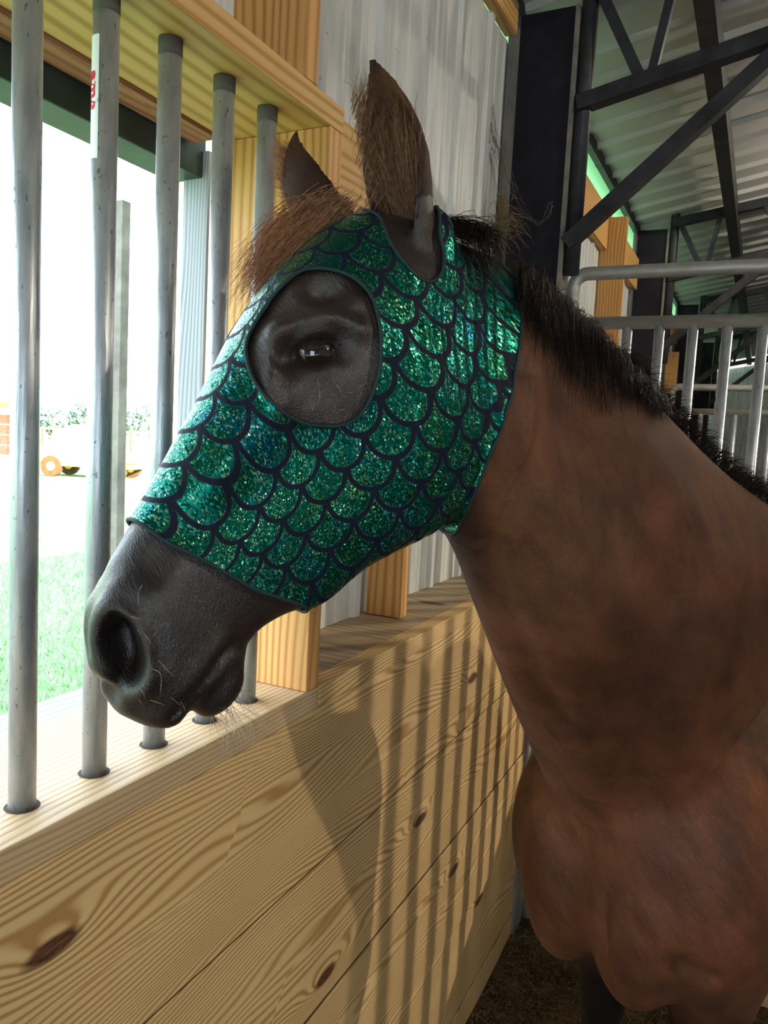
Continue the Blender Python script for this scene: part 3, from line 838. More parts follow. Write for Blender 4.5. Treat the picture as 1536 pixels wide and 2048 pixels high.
# ears keep their thin rims, the rest is smoothed like skin over muscle
earw = np.minimum(np.linalg.norm(hv - (earL_base * .45 + earL_tip * .55), axis=1) / .12, np.linalg.norm(hv - (earR_base * .4 + earR_tip * .6), axis=1) / .10)
wS = np.clip((earw - .8) / .6, .06, 1)[:, None]
q_ = (hv - CAMPOS) @ RM                            # camera coordinates of every vertex
upx = CX + FPX * q_[:, 0] / -q_[:, 2]; vpx = CY - FPX * q_[:, 1] / -q_[:, 2]
# the head keeps more detail than neck and trunk
body = (1 - np.clip((950 - upx) / 80, 0, 1))[:, None]
hv = plain_smooth(hv, 8, wS)
hv = plain_smooth(hv, 150, wS * body)
lips = np.exp(-((hv - SP(365, 1420)) ** 2).sum(1) / .05 ** 2)[:, None]
hv = plain_smooth(hv, 14, wS * (1 - lips))
def vnormals(v):
    a = v[qd[:, 2]] - v[qd[:, 0]]; b = v[qd[:, 3]] - v[qd[:, 1]]; fn = np.cross(a, b)
    n = np.zeros_like(v)
    for k in range(4):
        for c in range(3): n[:, c] += np.bincount(qd[:, k], fn[:, c], NVT)
    return n / (np.linalg.norm(n, axis=1)[:, None] + 1e-12)
# ---------------------------------------------------------------- sculpting on the smoothed body
def recam():
    global q_, upx, vpx
    q_ = (hv - CAMPOS) @ RM
    upx = CX + FPX * q_[:, 0] / -q_[:, 2]; vpx = CY - FPX * q_[:, 1] / -q_[:, 2]
recam()
def S(px, py, r=8):
    """surface point of the horse seen at a pixel"""
    for k in range(5):
        d2 = (upx - px) ** 2 + (vpx - py) ** 2
        i = np.where(d2 < r * r)[0]
        if len(i): break
        r *= 1.8
    else:
        return SP(px, py)
    dep = -q_[i, 2]; m = dep.min(); i = i[dep < m + .02]
    w = 1 / (d2[i] + 2.0)
    return P(px, py, float((-q_[i, 2] * w).sum() / w.sum()))
O3 = SP(600, 800)
def mirror(p):
    p = np.asarray(p, float); return p - 2 * ((p - O3) @ E3)[..., None] * E3
def path_dist(pts, path):
    path = np.asarray(path, float); best = np.full(len(pts), 1e9)
    for a, b in zip(path[:-1], path[1:]):
        ab = b - a; t = np.clip(((pts - a) @ ab) / (ab @ ab + 1e-12), 0, 1)
        best = np.minimum(best, np.linalg.norm(pts - a - t[:, None] * ab, axis=1))
    return best
def sub(path_px, m=5):
    return catmull(np.array([S(*p) for p in path_px]), m)
def brush(path_px, r, amt, both=True, direction=None):
    """raise (or sink) the skin along a path"""
    global hv
    path = sub(path_px) if len(path_px) > 1 else np.array([S(*path_px[0])] * 2) + np.array([[0, 0, 0], [0, 0, 1e-5]])
    for k in range(2 if both else 1):
        pa = path if k == 0 else mirror(path)
        lo, hi = pa.min(0) - 3 * r, pa.max(0) + 3 * r
        idx = np.where(((hv > lo) & (hv < hi)).all(1))[0]
        d = path_dist(hv[idx], pa); f = np.exp(-(d / r) ** 2)[:, None] * amt
        if direction is None: hv[idx] += NRM[idx] * f
        else:
            dr = direction if k == 0 else direction - 2 * (direction @ E3) * E3
            hv[idx] += dr * f
NRM = vnormals(hv)
# planar head coordinates (along the middle plane) and signed distance to polygons drawn on the near cheek
EX = cdir(1, 0, -YAW); EY = cdir(0, 1, 0)
def pq(v): 
    v = np.asarray(v) - O3
    return np.stack([v @ EX, v @ EY], -1)
def poly_sd(pts, poly):
    """signed distance, positive inside"""
    n = len(poly); best = np.full(len(pts), 1e9); inside = np.zeros(len(pts), bool)
    for i in range(n):
        a = poly[i]; b = poly[(i + 1) % n]; ab = b - a
        t = np.clip(((pts - a) @ ab) / (ab @ ab + 1e-15), 0, 1)
        best = np.minimum(best, np.hypot(*(pts - a - t[:, None] * ab).T))
        c = ((a[1] > pts[:, 1]) != (b[1] > pts[:, 1])) & (pts[:, 0] < (b[0] - a[0]) * (pts[:, 1] - a[1]) / (b[1] - a[1] + 1e-15) + a[0])
        inside ^= c
    return np.where(inside, best, -best)
def closed(poly, m=5):
    A = np.array(poly, float); A = np.concatenate([A[-2:], A, A[:3]]); C = catmull(A, m)
    return C[2 * m:-3 * m + 0 or None][:len(poly) * m]
# skull
brush([(556, 660), (548, 710), (540, 765)], .010, .0075)                       # orbital edge
brush([(545, 672), (600, 648), (660, 640), (715, 660)], .012, .009)           # brow
brush([(645, 582)], .022, -.017)                                              # hollow above the eye
brush([(585, 575), (640, 620), (700, 600)], .012, .005)
brush([(560, 800), (500, 870), (430, 960)], .016, .006)                       # facial crest
brush([(600, 900), (520, 980), (420, 1060)], .03, -.007)
brush([(860, 760), (850, 900), (800, 960)], .06, .009)                        # cheek muscle
brush([(690, 1040), (780, 1060), (870, 1040)], .02, .004)
brush([(235, 1120), (300, 1010), (380, 860)], .014, .002)                     # nasal bone
brush([(300, 1130), (360, 1050)], .02, -.006)
NRM = vnormals(hv)
# eye socket and lids
EYE = S(632, 702)
eye_n = _n(E3 * .9 + cdir(-.15, .05, 0) * .25)
brush([(590, 712), (632, 702), (672, 694)], .017, -.013)
NRM = vnormals(hv)
up_lid = [(582, 712), (600, 684), (632, 667), (662, 672), (684, 692)]; lo_lid = [(582, 716), (605, 734), (636, 742), (664, 728), (684, 698)]
brush(up_lid, .0065, .0080); brush(lo_lid, .0062, .0048)
brush([(575, 690), (600, 662), (636, 648), (672, 655)], .006, -.0025)
brush([(575, 668), (600, 640), (650, 630), (700, 642)], .005, .0035)
brush([(548, 700), (562, 725), (578, 716)], .007, -.004)                        # tear duct
brush([(530, 790), (545, 772), (548, 740)], .006, .003)
brush([(625, 820), (632, 850)], .006, .0025)
# nostrils: flared rim and a deep hollow
def nostril_fields():
    pts = [(222, 1226), (250, 1238), (274, 1268), (288, 1308), (292, 1345), (282, 1374), (258, 1386), (232, 1378), (208, 1350), (192, 1318), (188, 1290), (198, 1254)]
    poly = closed([pq(S(*p)) for p in pts], 4)
    return poly, poly_sd(pq(hv), poly)
NOSP, sd = nostril_fields()
latv = (hv - O3) @ E3
near_nose = np.linalg.norm(hv - S(240, 1310), axis=1)
near_nose = np.minimum(near_nose, np.linalg.norm(hv - mirror(S(240, 1310)), axis=1))
sg = np.sign(latv)[:, None]
msk = (near_nose < .075) & (np.abs(latv) > .008)
inn = np.clip((sd + .001) / .011, 0, 1); inn = inn * inn * (3 - 2 * inn)
rim = np.exp(-((sd + .005) / .0055) ** 2)
inner = _n(-E3 * .9 + EX * .35 + EY * .25)
mir_in = inner - 2 * (inner @ E3) * E3
dirn = np.where(latv[:, None] > 0, inner, mir_in)
hv[msk] += (dirn * (inn * .052)[:, None] * np.clip(np.abs(latv)[:, None] / .045, .3, 1))[msk]
NRM = vnormals(hv)
hv[msk] += (NRM * (rim * .0042)[:, None])[msk]
hv0 = plain_smooth(hv, 14, (msk & (sd > .003)).astype(float)[:, None]); hv0 = plain_smooth(hv0, 3, 1.0); mm = (near_nose < .08)[:, None]; hv = np.where(mm, hv0, hv)
NRM = vnormals(hv)
# muzzle
brush([(345, 1436), (372, 1402), (408, 1360), (440, 1318), (462, 1290)], .0042, -.007)   # mouth line
brush([(350, 1400), (400, 1340), (440, 1290)], .012, .004)
brush([(395, 1385), (440, 1345), (470, 1310)], .010, .003)
brush([(255, 1210), (300, 1260), (318, 1320)], .012, -.004)
brush([(190, 1330), (215, 1385), (260, 1420)], .010, .003)
brush([(230, 1170), (205, 1215)], .010, .003)
brush([(470, 1300), (500, 1290)], .006, -.003)
# throat folds and neck
for k in range(6):
    o = k * 13
    brush([(1000 + o, 760), (986 + o, 880), (955 + o * .9, 980), (912 + o * .7, 1062 + k * 2)], .0042, .0068 - .0006 * k, False)
brush([(905, 1075), (930, 1092), (955, 1100)], .006, .004, False)
brush([(975, 1090), (1010, 1200), (1070, 1330), (1130, 1450)], .018, -.009, False)     # jugular groove
brush([(955, 1150), (1000, 1290), (1060, 1420)], .022, .006, False)                    # windpipe
brush([(1120, 820), (1230, 1000), (1340, 1200)], .03, -.008, False)
brush([(1210, 780), (1330, 960), (1450, 1120)], .035, .008, False)
brush([(1060, 850), (1120, 1050), (1200, 1300)], .04, .008, False)
# skin folds where neck meets breast
for a, z in (([(1092, 1452), (1112, 1478), (1145, 1500)], .003), ([(1118, 1488), (1150, 1520), (1200, 1545)], .0028), ([(1130, 1540), (1160, 1585), (1215, 1605)], .003), ([(1135, 1580), (1165, 1640), (1215, 1660)], .0026)):
    brush(a, .0065, z, False)
# shoulder and breast
brush([(1290, 1400), (1270, 1500), (1290, 1560)], .05, -.016, False)
brush([(1450, 1150), (1400, 1350), (1340, 1560), (1330, 1700)], .05, .012, False)
brush([(1120, 1690), (1130, 1760)], .03, -.008, False)
brush([(1205, 1800), (1203, 1840), (1207, 1900)], .015, -.012, False)
brush([(1290, 1820), (1330, 1880), (1310, 1960)], .022, .010, False)
brush([(1350, 1930), (1420, 1960)], .016, -.012, False)
hvs = plain_smooth(hv, 2, 1.0)
far = np.clip((earw - .8) / .4, 0, 1)[:, None]
hv = hv + (hvs - hv) * far
NRM = vnormals(hv); recam()

# coat colours: pigment by region, plus painted light on breast and shade in nostrils
def lerp(a, b, t): return a + (np.asarray(b) - a) * t[:, None]
def sstep(x, a, b):
    t = np.clip((x - a) / (b - a), 0, 1); return t * t * (3 - 2 * t)
colr = np.tile(np.array([.155, .058, .028]), (NVT, 1))
pn = np.sin(hv[:, 0] * 11 + 2 * np.sin(hv[:, 2] * 7)) * np.sin(hv[:, 2] * 9 + hv[:, 1] * 6)
colr = lerp(colr, [.215, .105, .052], np.clip(pn, 0, 1) * .6)
colr = lerp(colr, [.085, .036, .022], np.clip(-pn, 0, 1) * .6)
hq = pq(hv); headaxis = _n(np.array([-590.0, -850.0]))
along = hq @ headaxis; mzl = sstep(along, .16, .30) * (upx < 700)
head_m = sstep(-upx, -1000, -900) * (vpx < 1500)
colr = lerp(colr, [.048, .030, .029], head_m)
colr = lerp(colr, [.022, .016, .016], mzl)
d_eye = np.linalg.norm(hv - EYE, axis=1); colr = lerp(colr, [.009, .007, .007], np.exp(-(d_eye / .026) ** 2))
inn2 = (sd > -.002) & (near_nose < .07); colr[inn2] = [.014, .008, .008]  # nostril hollow coloured darker to hold its shade
colr = colr * (1 + .55 * sstep(vpx, 1440, 1600) * sstep(upx, 1000, 1060))[:, None]  # breast and shoulder lightened: light falling there is put into the coat colour
legd = sstep(-hv[:, 2], -.74, -.60); colr = lerp(colr, [.016, .011, .010], legd)
hoof = hv[:, 2] < .075; colr[hoof] = [.05, .045, .04]
dl = path_dist(hv, np.array([earL_base * .6 + earL_tip * .4, earL_tip])); dr = path_dist(hv, np.array([earR_base * .6 + earR_tip * .4, earR_tip]))
colr = lerp(colr, [.20, .09, .045], np.clip(1.2 - np.minimum(dl, dr) / .05, 0, 1) * .8)
tipd = np.minimum(np.linalg.norm(hv - earL_tip, axis=1), np.linalg.norm(hv - earR_tip, axis=1)); colr = lerp(colr, [.03, .018, .014], np.exp(-(tipd / .02) ** 2))

colr = colr * .74
gloss = .18 + .34 * np.clip(head_m, 0, 1) * sstep(-upx, -1000, -760)
gloss = np.where(np.minimum(dl, dr) < .06, .10, gloss); gloss = gloss * (1 - .8 * np.exp(-(d_eye / .022) ** 2))
def coat_mat():
    T = NT('bay_coat')
    at = T.n('ShaderNodeAttribute'); at.attribute_name = 'coat'
    v = T.obj_vec(False)
    # short hair lying back along neck and trunk
    mp = T.mapping(v, (1, 1, 1), rot=(0, math.radians(38), math.radians(-20)))
    h1 = T.noise(T.mapping(mp, (1, 1, .10)), 800, 2, .6)
    h2 = T.noise(T.mapping(mp, (1, 1, .22)), 210, 3, .65)
    h3 = T.noise(T.mapping(mp, (1, 1, .30)), 17, 5, .68)
    h4 = T.noise(v, 4.5, 3, .6)
    def tint(k): return T.mix(1.0, at.outputs['Color'], k, 'MULTIPLY')
    col = T.mix(T.ramp(h3, [(.32, (0, 0, 0)), (.68, (1, 1, 1))]), tint((.62, .58, .60)), tint((1.75, 1.62, 1.5)))
    col = T.mix(T.ramp(h4, [(.40, (0, 0, 0)), (.62, (.45, .45, .45))]), col, tint((.55, .52, .55)))
    col = T.mix(T.math('MULTIPLY_ADD', h1, 1.8, -.5, clamp=True), T.mix(1.0, col, (.50, .50, .50), 'MULTIPLY'), col)
    col = T.mix(T.ramp(h2, [(.60, (0, 0, 0)), (.80, (.5, .5, .5))]), col, T.mix(1.0, col, (1.8, 1.7, 1.6), 'MULTIPLY'))
    T.set(color=col, rough=T.math('ADD', T.math('MULTIPLY', h2, .16), T.math('MULTIPLY_ADD', at.outputs['Alpha'], -.55, .54)), spec=at.outputs['Alpha'])
    T.b.inputs['Coat Weight'].default_value = 0.0
    T.l(T.math('MULTIPLY', at.outputs['Alpha'], .10), T.b.inputs['Coat Weight']); T.b.inputs['Coat Roughness'].default_value = .34
    T.b.inputs['Sheen Weight'].default_value = .03; T.b.inputs['Sheen Roughness'].default_value = .4
    T.b.inputs['Sheen Tint'].default_value = (.9, .75, .65, 1)
    T.bump(T.math('ADD', h1, T.math('MULTIPLY', h2, .9)), .55, .0020)
    return T.m
horse_me.vertices.foreach_set('co', hv.astype(np.float32).ravel())
horse_me.polygons.foreach_set('use_smooth', np.ones(len(horse_me.polygons), bool))
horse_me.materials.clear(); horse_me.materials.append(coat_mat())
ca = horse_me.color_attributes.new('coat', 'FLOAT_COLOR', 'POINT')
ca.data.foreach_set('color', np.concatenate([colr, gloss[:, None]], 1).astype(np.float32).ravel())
horse_me.name = 'horse'; horse_me.update()
HO = bpy.data.objects.new('horse', horse_me); COL.objects.link(HO)
setp(HO, 'dark bay horse with pricked ears standing beside the barred window', 'horse')

# eyes
def eye_mat():
    T = NT('dark_horse_eye'); T.set(color=(.010, .006, .005), rough=.03, spec=.6)
    T.b.inputs['Coat Weight'].default_value = .35; T.b.inputs['Coat Roughness'].default_value = .01; return T.m
EYEM = eye_mat()
def eyeball(c, n):
    ax = [_n(np.cross(n, [0, 0, 1.0])), None, n]; ax[1] = np.cross(n, ax[0])
    v, f = ellipsoid(c - n * .0165, [ax[0] * .0245, ax[1] * .0215, n * .0205], 40, 28)
    o = mesh_obj('eyeball', v, f, EYEM, HO, True); o['label'] = 'glossy dark eye'; return o
EYE = S(632, 702)
eyeball(EYE + eye_n * .0090, eye_n)
eyeball(mirror(EYE) + (eye_n - 2 * (eye_n @ E3) * E3) * .0090, eye_n - 2 * (eye_n @ E3) * E3)
# ---------------------------------------------------------------- stretchy face mask with printed scales
def px_poly(pts, m=4, round_=True):
    A = [pq(S(*p)) for p in pts]
    return closed(A, m) if round_ else np.array(A)
def sp_poly(pts): return np.array([pq(SP(*p)) for p in pts])
lower = [(262, 1042), (330, 1085), (430, 1135), (510, 1180), (612, 1208)]
back = [(905, 1062), (930, 1012), (968, 930), (1000, 850), (1024, 760), (1036, 680), (1038, 590), (1030, 540)]
OUT = np.concatenate([sp_poly([(190, 1010)]), [pq(S(*p)) for p in lower], sp_poly([(690, 1330), (880, 1250)]), [pq(S(*p)) for p in back], sp_poly([(1010, 380), (740, 330), (470, 420), (280, 800)])])
EYEH = px_poly([(555, 592), (597, 552), (633, 542), (677, 547), (714, 567), (742, 602), (754, 647), (759, 701), (753, 753), (737, 800), (711, 836), (677, 851), (638, 850), (597, 842), (555, 818), (526, 785), (503, 746), (496, 709), (503, 676), (524, 638)], 3)
EARH = np.concatenate([[pq(S(*p)) for p in [(756, 440), (774, 488), (802, 530), (838, 566), (862, 570), (880, 548), (884, 505), (870, 462)]], sp_poly([(860, 250), (780, 60), (700, 200)])])
hq = pq(hv); latv = (hv - O3) @ E3
f_out = poly_sd(hq, OUT); f_eye = -poly_sd(hq, EYEH); f_ear = -poly_sd(hq, EARH)
# side of the middle plane decides which ear hole applies; the holes only open on the flanks of the poll
f_earL = np.maximum(f_ear, -(latv - .012))
capR = path_dist(hv, np.array([earR_base, earR_tip])) - .050
capL = path_dist(hv, np.array([earL_base * .75 + earL_tip * .25, earL_tip])) - .050
f_earR = np.minimum(capR, np.maximum(f_ear, latv + .012))
FLD = np.minimum.reduce([f_out, f_eye, f_earL, f_earR, capL, .5 * (1010 - 0 * upx) ])
tri = np.concatenate([qd[:, [0, 1, 2]], qd[:, [0, 2, 3]]])
use = (FLD[tri] > 0).any(1)
tri = tri[use]
base_v = hv.copy()
# the cloth bridges hollows: relax it before lifting it off the skin
win = np.zeros(NVT); win[np.unique(tri)] = 1.0
base_v = plain_smooth(base_v, 14, win[:, None] * np.clip(FLD / .01, 0, 1)[:, None])
MN = vnormals(base_v)
# hanging slack and fine gathers behind the cheek
gath = .0011 * np.sin(hq[:, 0] * 330 + 3 * np.sin(hq[:, 1] * 25)) * sstep(upx, 770, 880) * sstep(-upx, -1050, -960)
lift = .0042 + gath + .0012 * np.exp(-(FLD / .004) ** 2)
base_v = base_v + MN * lift[:, None]
def clip_mesh(V, T, F):
    """keep the part of a triangle mesh where F > 0, cut cleanly along F = 0"""
    pos = F[T] > 0; c = pos.sum(1)
    keep = T[c == 3]; out = [keep]; newV = []; cache = {}; nb = len(V); cutE = []
    def cut(i, j):
        k = (i, j) if i < j else (j, i)
        if k not in cache:
            t = F[i] / (F[i] - F[j]); newV.append((1 - t) * V[i] + t * V[j]); cache[k] = (nb + len(newV) - 1, k[0], k[1], t if i == k[0] else 1 - t)
        return cache[k][0]
    extra = []
    for q in T[(c == 1) | (c == 2)]:
        s = [F[x] > 0 for x in q]
        if sum(s) == 1:
            i = s.index(True); a, b, d = q[i], q[(i + 1) % 3], q[(i + 2) % 3]
            e1, e2 = cut(a, b), cut(a, d); extra.append((a, e1, e2)); cutE.append((e1, e2))
        else:
            i = s.index(False); a, b, d = q[i], q[(i + 1) % 3], q[(i + 2) % 3]
            e1, e2 = cut(a, b), cut(a, d); extra += [(e1, b, d), (e1, d, e2)]; cutE.append((e1, e2))
    allT = np.concatenate([keep, np.array(extra, int)])
    allV = np.concatenate([V, np.array(newV)])
    src = np.array([(a, b, t) for _, a, b, t in cache.values()])
    return allV, allT, cutE, src
mV, mT, cutE, src = clip_mesh(base_v, tri, FLD)
used = np.unique(mT); rm = -np.ones(len(mV), int); rm[used] = np.arange(len(used))
# cloth coordinates: along the head and by arc length round it, tilted like the print
hs = np.array([[pq(SP(*d)), pq(SP(*v))] for d, v, *_ in HEAD])            # station tops and bottoms
axh = _n(pq(SP(200, 1280)) - pq(SP(700, 640))); nrm2 = np.array([-axh[1], axh[0]])
if nrm2 @ (hs[6, 0] - hs[6, 1]) < 0: nrm2 = -nrm2
mid = hs.mean(1); sS = mid @ axh; order = np.argsort(sS)
full = np.concatenate([base_v, np.array([(1 - t) * base_v[int(a)] + t * base_v[int(b)] if False else (0, 0, 0) for a, b, t in src]).reshape(-1, 3)])
full[len(base_v):] = mV[len(base_v):]
Pm = full[used]; hqm = pq(Pm); lm = np.abs((Pm - O3) @ E3)
s_ = hqm @ axh
qc = np.interp(s_, sS[order], (mid @ nrm2)[order]); qa = np.interp(s_, sS[order], (((hs[:, 0] - hs[:, 1]) @ nrm2) / 2)[order])
th_ = np.arctan2((hqm @ nrm2 - qc) / qa, lm / .075 + 1e-6)
tt = np.linspace(-math.pi / 2, math.pi / 2, 181); 
sp_ = np.sqrt((.135 * np.cos(tt)) ** 2 + (.078 * np.sin(tt)) ** 2); Lc = np.concatenate([[0], np.cumsum((sp_[1:] + sp_[:-1]) / 2 * (tt[1] - tt[0]))]); Lc -= Lc[90]
qq = qc + np.interp(th_, tt, Lc) * qa / .135
uvx = s_ * axh[0] + qq * nrm2[0]; uvy = s_ * axh[1] + qq * nrm2[1]
tl_ = math.radians(17.5)
U = uvx * math.cos(tl_) + uvy * math.sin(tl_); Vv_ = -(-uvx * math.sin(tl_) + uvy * math.cos(tl_))
def mask_mat():
    T = NT('green_scale_foil_cloth')
    uvn = T.n('ShaderNodeUVMap'); uvn.uv_map = 'cloth'
    sp = T.n('ShaderNodeSeparateXYZ'); T.l(uvn.outputs[0], sp.inputs[0])
    wobn = T.noise(uvn.outputs[0], 9, 1)
    x = T.math('ADD', sp.outputs[0], T.math('MULTIPLY_ADD', wobn, .006, -.003)); y = sp.outputs[1]
    w, vv = .0550, .0312
    yk = T.math('DIVIDE', y, vv); k = T.math('FLOOR', yk); yl = T.math('SUBTRACT', yk, k)
    odd = T.math('MULTIPLY', T.math('FLOORED_MODULO', k, 2.0), .5)
    dx = T.math('MULTIPLY', T.math('SUBTRACT', T.math('FRACT', T.math('ADD', T.math('DIVIDE', x, w), odd)), .5), 2.0)
    fr = T.math('SQRT', T.math('ADD', T.math('POWER', T.math('ABSOLUTE', dx), 2.0), T.math('POWER', yl, 2.0)))
    dd = T.math('SUBTRACT', fr, .93)
    line = T.ramp(T.math('ABSOLUTE', dd), [(.0, (1, 1, 1)), (.085, (1, 1, 1)), (.125, (0, 0, 0))])
    # flakes: every tiny facet its own tilt and hue
    vo = T.n('ShaderNodeTexVoronoi'); vo.voronoi_dimensions = '2D'; vo.inputs['Scale'].default_value = 760
    T.l(T.mapping(uvn.outputs[0], (1.0, .72, 1), rot=(0, 0, math.radians(-12))), vo.inputs['Vector'])
    sc = T.n('ShaderNodeSeparateColor'); T.l(vo.outputs['Color'], sc.inputs[0])
    patch = T.noise(uvn.outputs[0], 14, 3, .6)
    hue = T.ramp(T.math('MULTIPLY_ADD', T.math('SUBTRACT', sc.outputs[0], .5), .22, patch), [(.30, (.003, .10, .17)), (.40, (.0, .12, .095)), (.62, (.0, .105, .065)), (.75, (.018, .14, .04))])
    weave = T.noise(T.mapping(uvn.outputs[0], (1, .25, 1)), 900, 2)
    glint = T.ramp(sc.outputs[1], [(.80, (0, 0, 0)), (.93, (.85, .85, .85))])  # sparkle painted into the base colour on a sparse set of flakes
    dens = T.ramp(T.noise(uvn.outputs[0], 22, 2), [(.35, (.15, .15, .15)), (.6, (1, 1, 1))])
    foil = T.mix(T.math('MULTIPLY', glint, dens), hue, (.38, .88, .50))
    col = T.mix(line, foil, (.006, .009, .020))
    T.set(color=col, rough=T.math('MULTIPLY_ADD', line, .30, .30), metal=T.math('MULTIPLY_ADD', line, -.9, .9), spec=T.math('MULTIPLY_ADD', line, -.38, .5))
    # facet normals
    geo = T.n('ShaderNodeNewGeometry')
    sub_ = T.n('ShaderNodeVectorMath', operation='SUBTRACT'); T.l(vo.outputs['Color'], sub_.inputs[0]); sub_.inputs[1].default_value = (.5, .5, .5)
    mul = T.n('ShaderNodeVectorMath', operation='SCALE'); T.l(sub_, mul.inputs[0]); T.l(T.math('MULTIPLY', T.math('MULTIPLY_ADD', line, -1.0, 1.0), T.math('MULTIPLY_ADD', T.math('POWER', sc.outputs[2], 3.0), 1.3, .15)), mul.inputs['Scale'])
    bp = T.n('ShaderNodeBump'); bp.inputs['Strength'].default_value = .5; bp.inputs['Distance'].default_value = .004
    folds = T.noise(T.mapping(uvn.outputs[0], (1, .16, 1), rot=(0, 0, math.radians(-8))), 85, 2, .5)
    T.l(T.math('ADD', folds, T.math('MULTIPLY', weave, .06)), bp.inputs['Height'])
    add = T.n('ShaderNodeVectorMath', operation='ADD'); T.l(bp, add.inputs[0]); T.l(mul, add.inputs[1])
    nm = T.n('ShaderNodeVectorMath', operation='NORMALIZE'); T.l(add, nm.inputs[0])
    T.l(nm, T.b.inputs['Normal'])
    return T.m
MK = fast_mesh('face_mask', Pm, rm[mT], mask_mat(), HO)
uvl = MK.data.uv_layers.new(name='cloth')
li = np.empty(len(MK.data.loops), np.int32); MK.data.loops.foreach_get('vertex_index', li)
uvl.data.foreach_set('uv', np.stack([U + 3.0, Vv_ + 3.0], 1)[li].astype(np.float32).ravel())
setp(MK, 'shiny emerald green fish-scale patterned face mask stretched over the head')
sm = MK.modifiers.new('cloth', 'SOLIDIFY'); sm.thickness = .0016; sm.offset = -1
# dark binding along every edge
BIND = plain('dark_green_binding', (.010, .028, .030), .6, 0, .2, 60)
nxt = {}
for a, b in cutE:
    nxt.setdefault(a, []).append(b); nxt.setdefault(b, []).append(a)
seen = set(); loops = []
for s0 in nxt:
    if s0 in seen: continue
    ch = [s0]; seen.add(s0); cur = s0
    while True:
        nb_ = [x for x in nxt[cur] if x not in seen]
        if not nb_: break
        cur = nb_[0]; seen.add(cur); ch.append(cur)
    cl = len(ch) > 5 and s0 in nxt[cur]
    if len(ch) > 30: loops.append((np.array([mV[i] for i in ch]), cl))
for pts, cl in loops:
    pts = pts[::2]
    if cl:
        for _ in range(8): pts = .5 * pts + .25 * (np.roll(pts, 1, 0) + np.roll(pts, -1, 0))
        pts = np.concatenate([pts, pts[:1]])
    else:
        for _ in range(8): pts[1:-1] = .5 * pts[1:-1] + .25 * (pts[:-2] + pts[2:])
    tube('edge_binding', pts, .0022, BIND, MK, 8)
# ---------------------------------------------------------------- hair
def hair_mat(name, a, b, rough=.45):
    T = NT(name); oi = T.n('ShaderNodeTexCoord')
    n1 = T.noise(oi.outputs['Object'], 160, 2)
    T.set(color=T.ramp(n1, [(.3, a), (.7, b)]), rough=rough, spec=.3)
    tr = T.n('ShaderNodeBsdfTranslucent'); T.l(T.ramp(n1, [(.3, tuple(1.8 * c for c in a)), (.7, tuple(1.8 * c for c in b))]), tr.inputs[0])
    mx = T.n('ShaderNodeMixShader'); mx.inputs[0].default_value = .35
    T.l(T.b.outputs[0], mx.inputs[1]); T.l(tr, mx.inputs[2]); T.l(mx, T.out.inputs[0]); return T.m
BROWNHAIR = hair_mat('brown_forelock_hair', (.26, .13, .07), (.62, .37, .22))
DARKHAIR = hair_mat('dark_mane_hair', (.012, .008, .008), (.05, .028, .02))
EARHAIR = hair_mat('ear_hair', (.16, .08, .045), (.42, .24, .13))
PALEHAIR = hair_mat('pale_whisker', (.50, .42, .34), (.75, .66, .55))
def strands(name, ctrl, N, rad, mat, jit=.006, tipjit=.015, K=9, parent=None, curl=.004):
    """ctrl: list of guide strands (each M x 3); hairs are blends of neighbouring guides"""
    G = np.array([catmull(np.array(g), 6) for g in ctrl])
    t = np.linspace(0, G.shape[1] - 1, K); i0 = np.floor(t).astype(int).clip(0, G.shape[1] - 2); fr = (t - i0)[None, :, None]
    G = G[:, i0] * (1 - fr) + G[:, i0 + 1] * fr
    u = rng.random(N) * (len(G) - 1); k = np.floor(u).astype(int).clip(0, len(G) - 2); f = (u - k)[:, None, None]
    Sx = G[k] * (1 - f) + G[k + 1] * f
    ramp_ = np.linspace(0, 1, K)[None, :, None]
    Sx = Sx + rng.normal(0, jit, (N, 1, 3)) + rng.normal(0, tipjit, (N, 1, 3)) * ramp_ ** 1.4
    ph = rng.random((N, 1, 1)) * 6.28; wv = np.sin(ramp_ * (3 + 4 * rng.random((N, 1, 1))) + ph) * curl * ramp_
    Sx = Sx + wv * rng.normal(0, 1, (N, 1, 3))
    cut = (.65 + .35 * rng.random((N, 1, 1))); Sx = Sx[:, :1] + (Sx - Sx[:, :1]) * cut
    V, F = strands_data(Sx, rad * (.6 + .8 * rng.random(N)))
    o = fast_mesh(name, V, F, mat, parent); o['kind'] = 'stuff'; return o
# forelock over the forehead
fg = []
for r, m1, m2, tp, dz in (((612, 440), (575, 455), (532, 505), (496, 575), .03), ((640, 428), (590, 448), (540, 510), (502, 595), .015), ((660, 424), (612, 450), (560, 515), (520, 602), .0), ((676, 422), (636, 452), (588, 515), (552, 585), -.012), ((690, 424), (655, 462), (620, 515), (585, 560), -.03)):
    b = .985
    fg.append([P(r[0], r[1], b + dz), P(m1[0], m1[1], b - .015 + dz), P(m2[0], m2[1], b - .045 + dz), P(tp[0], tp[1], b - .07 + dz)])
strands('forelock', fg, 2600, .0005, BROWNHAIR, .010, .016, 9, HO, .004)['label'] = 'brown forelock hanging over the brow'
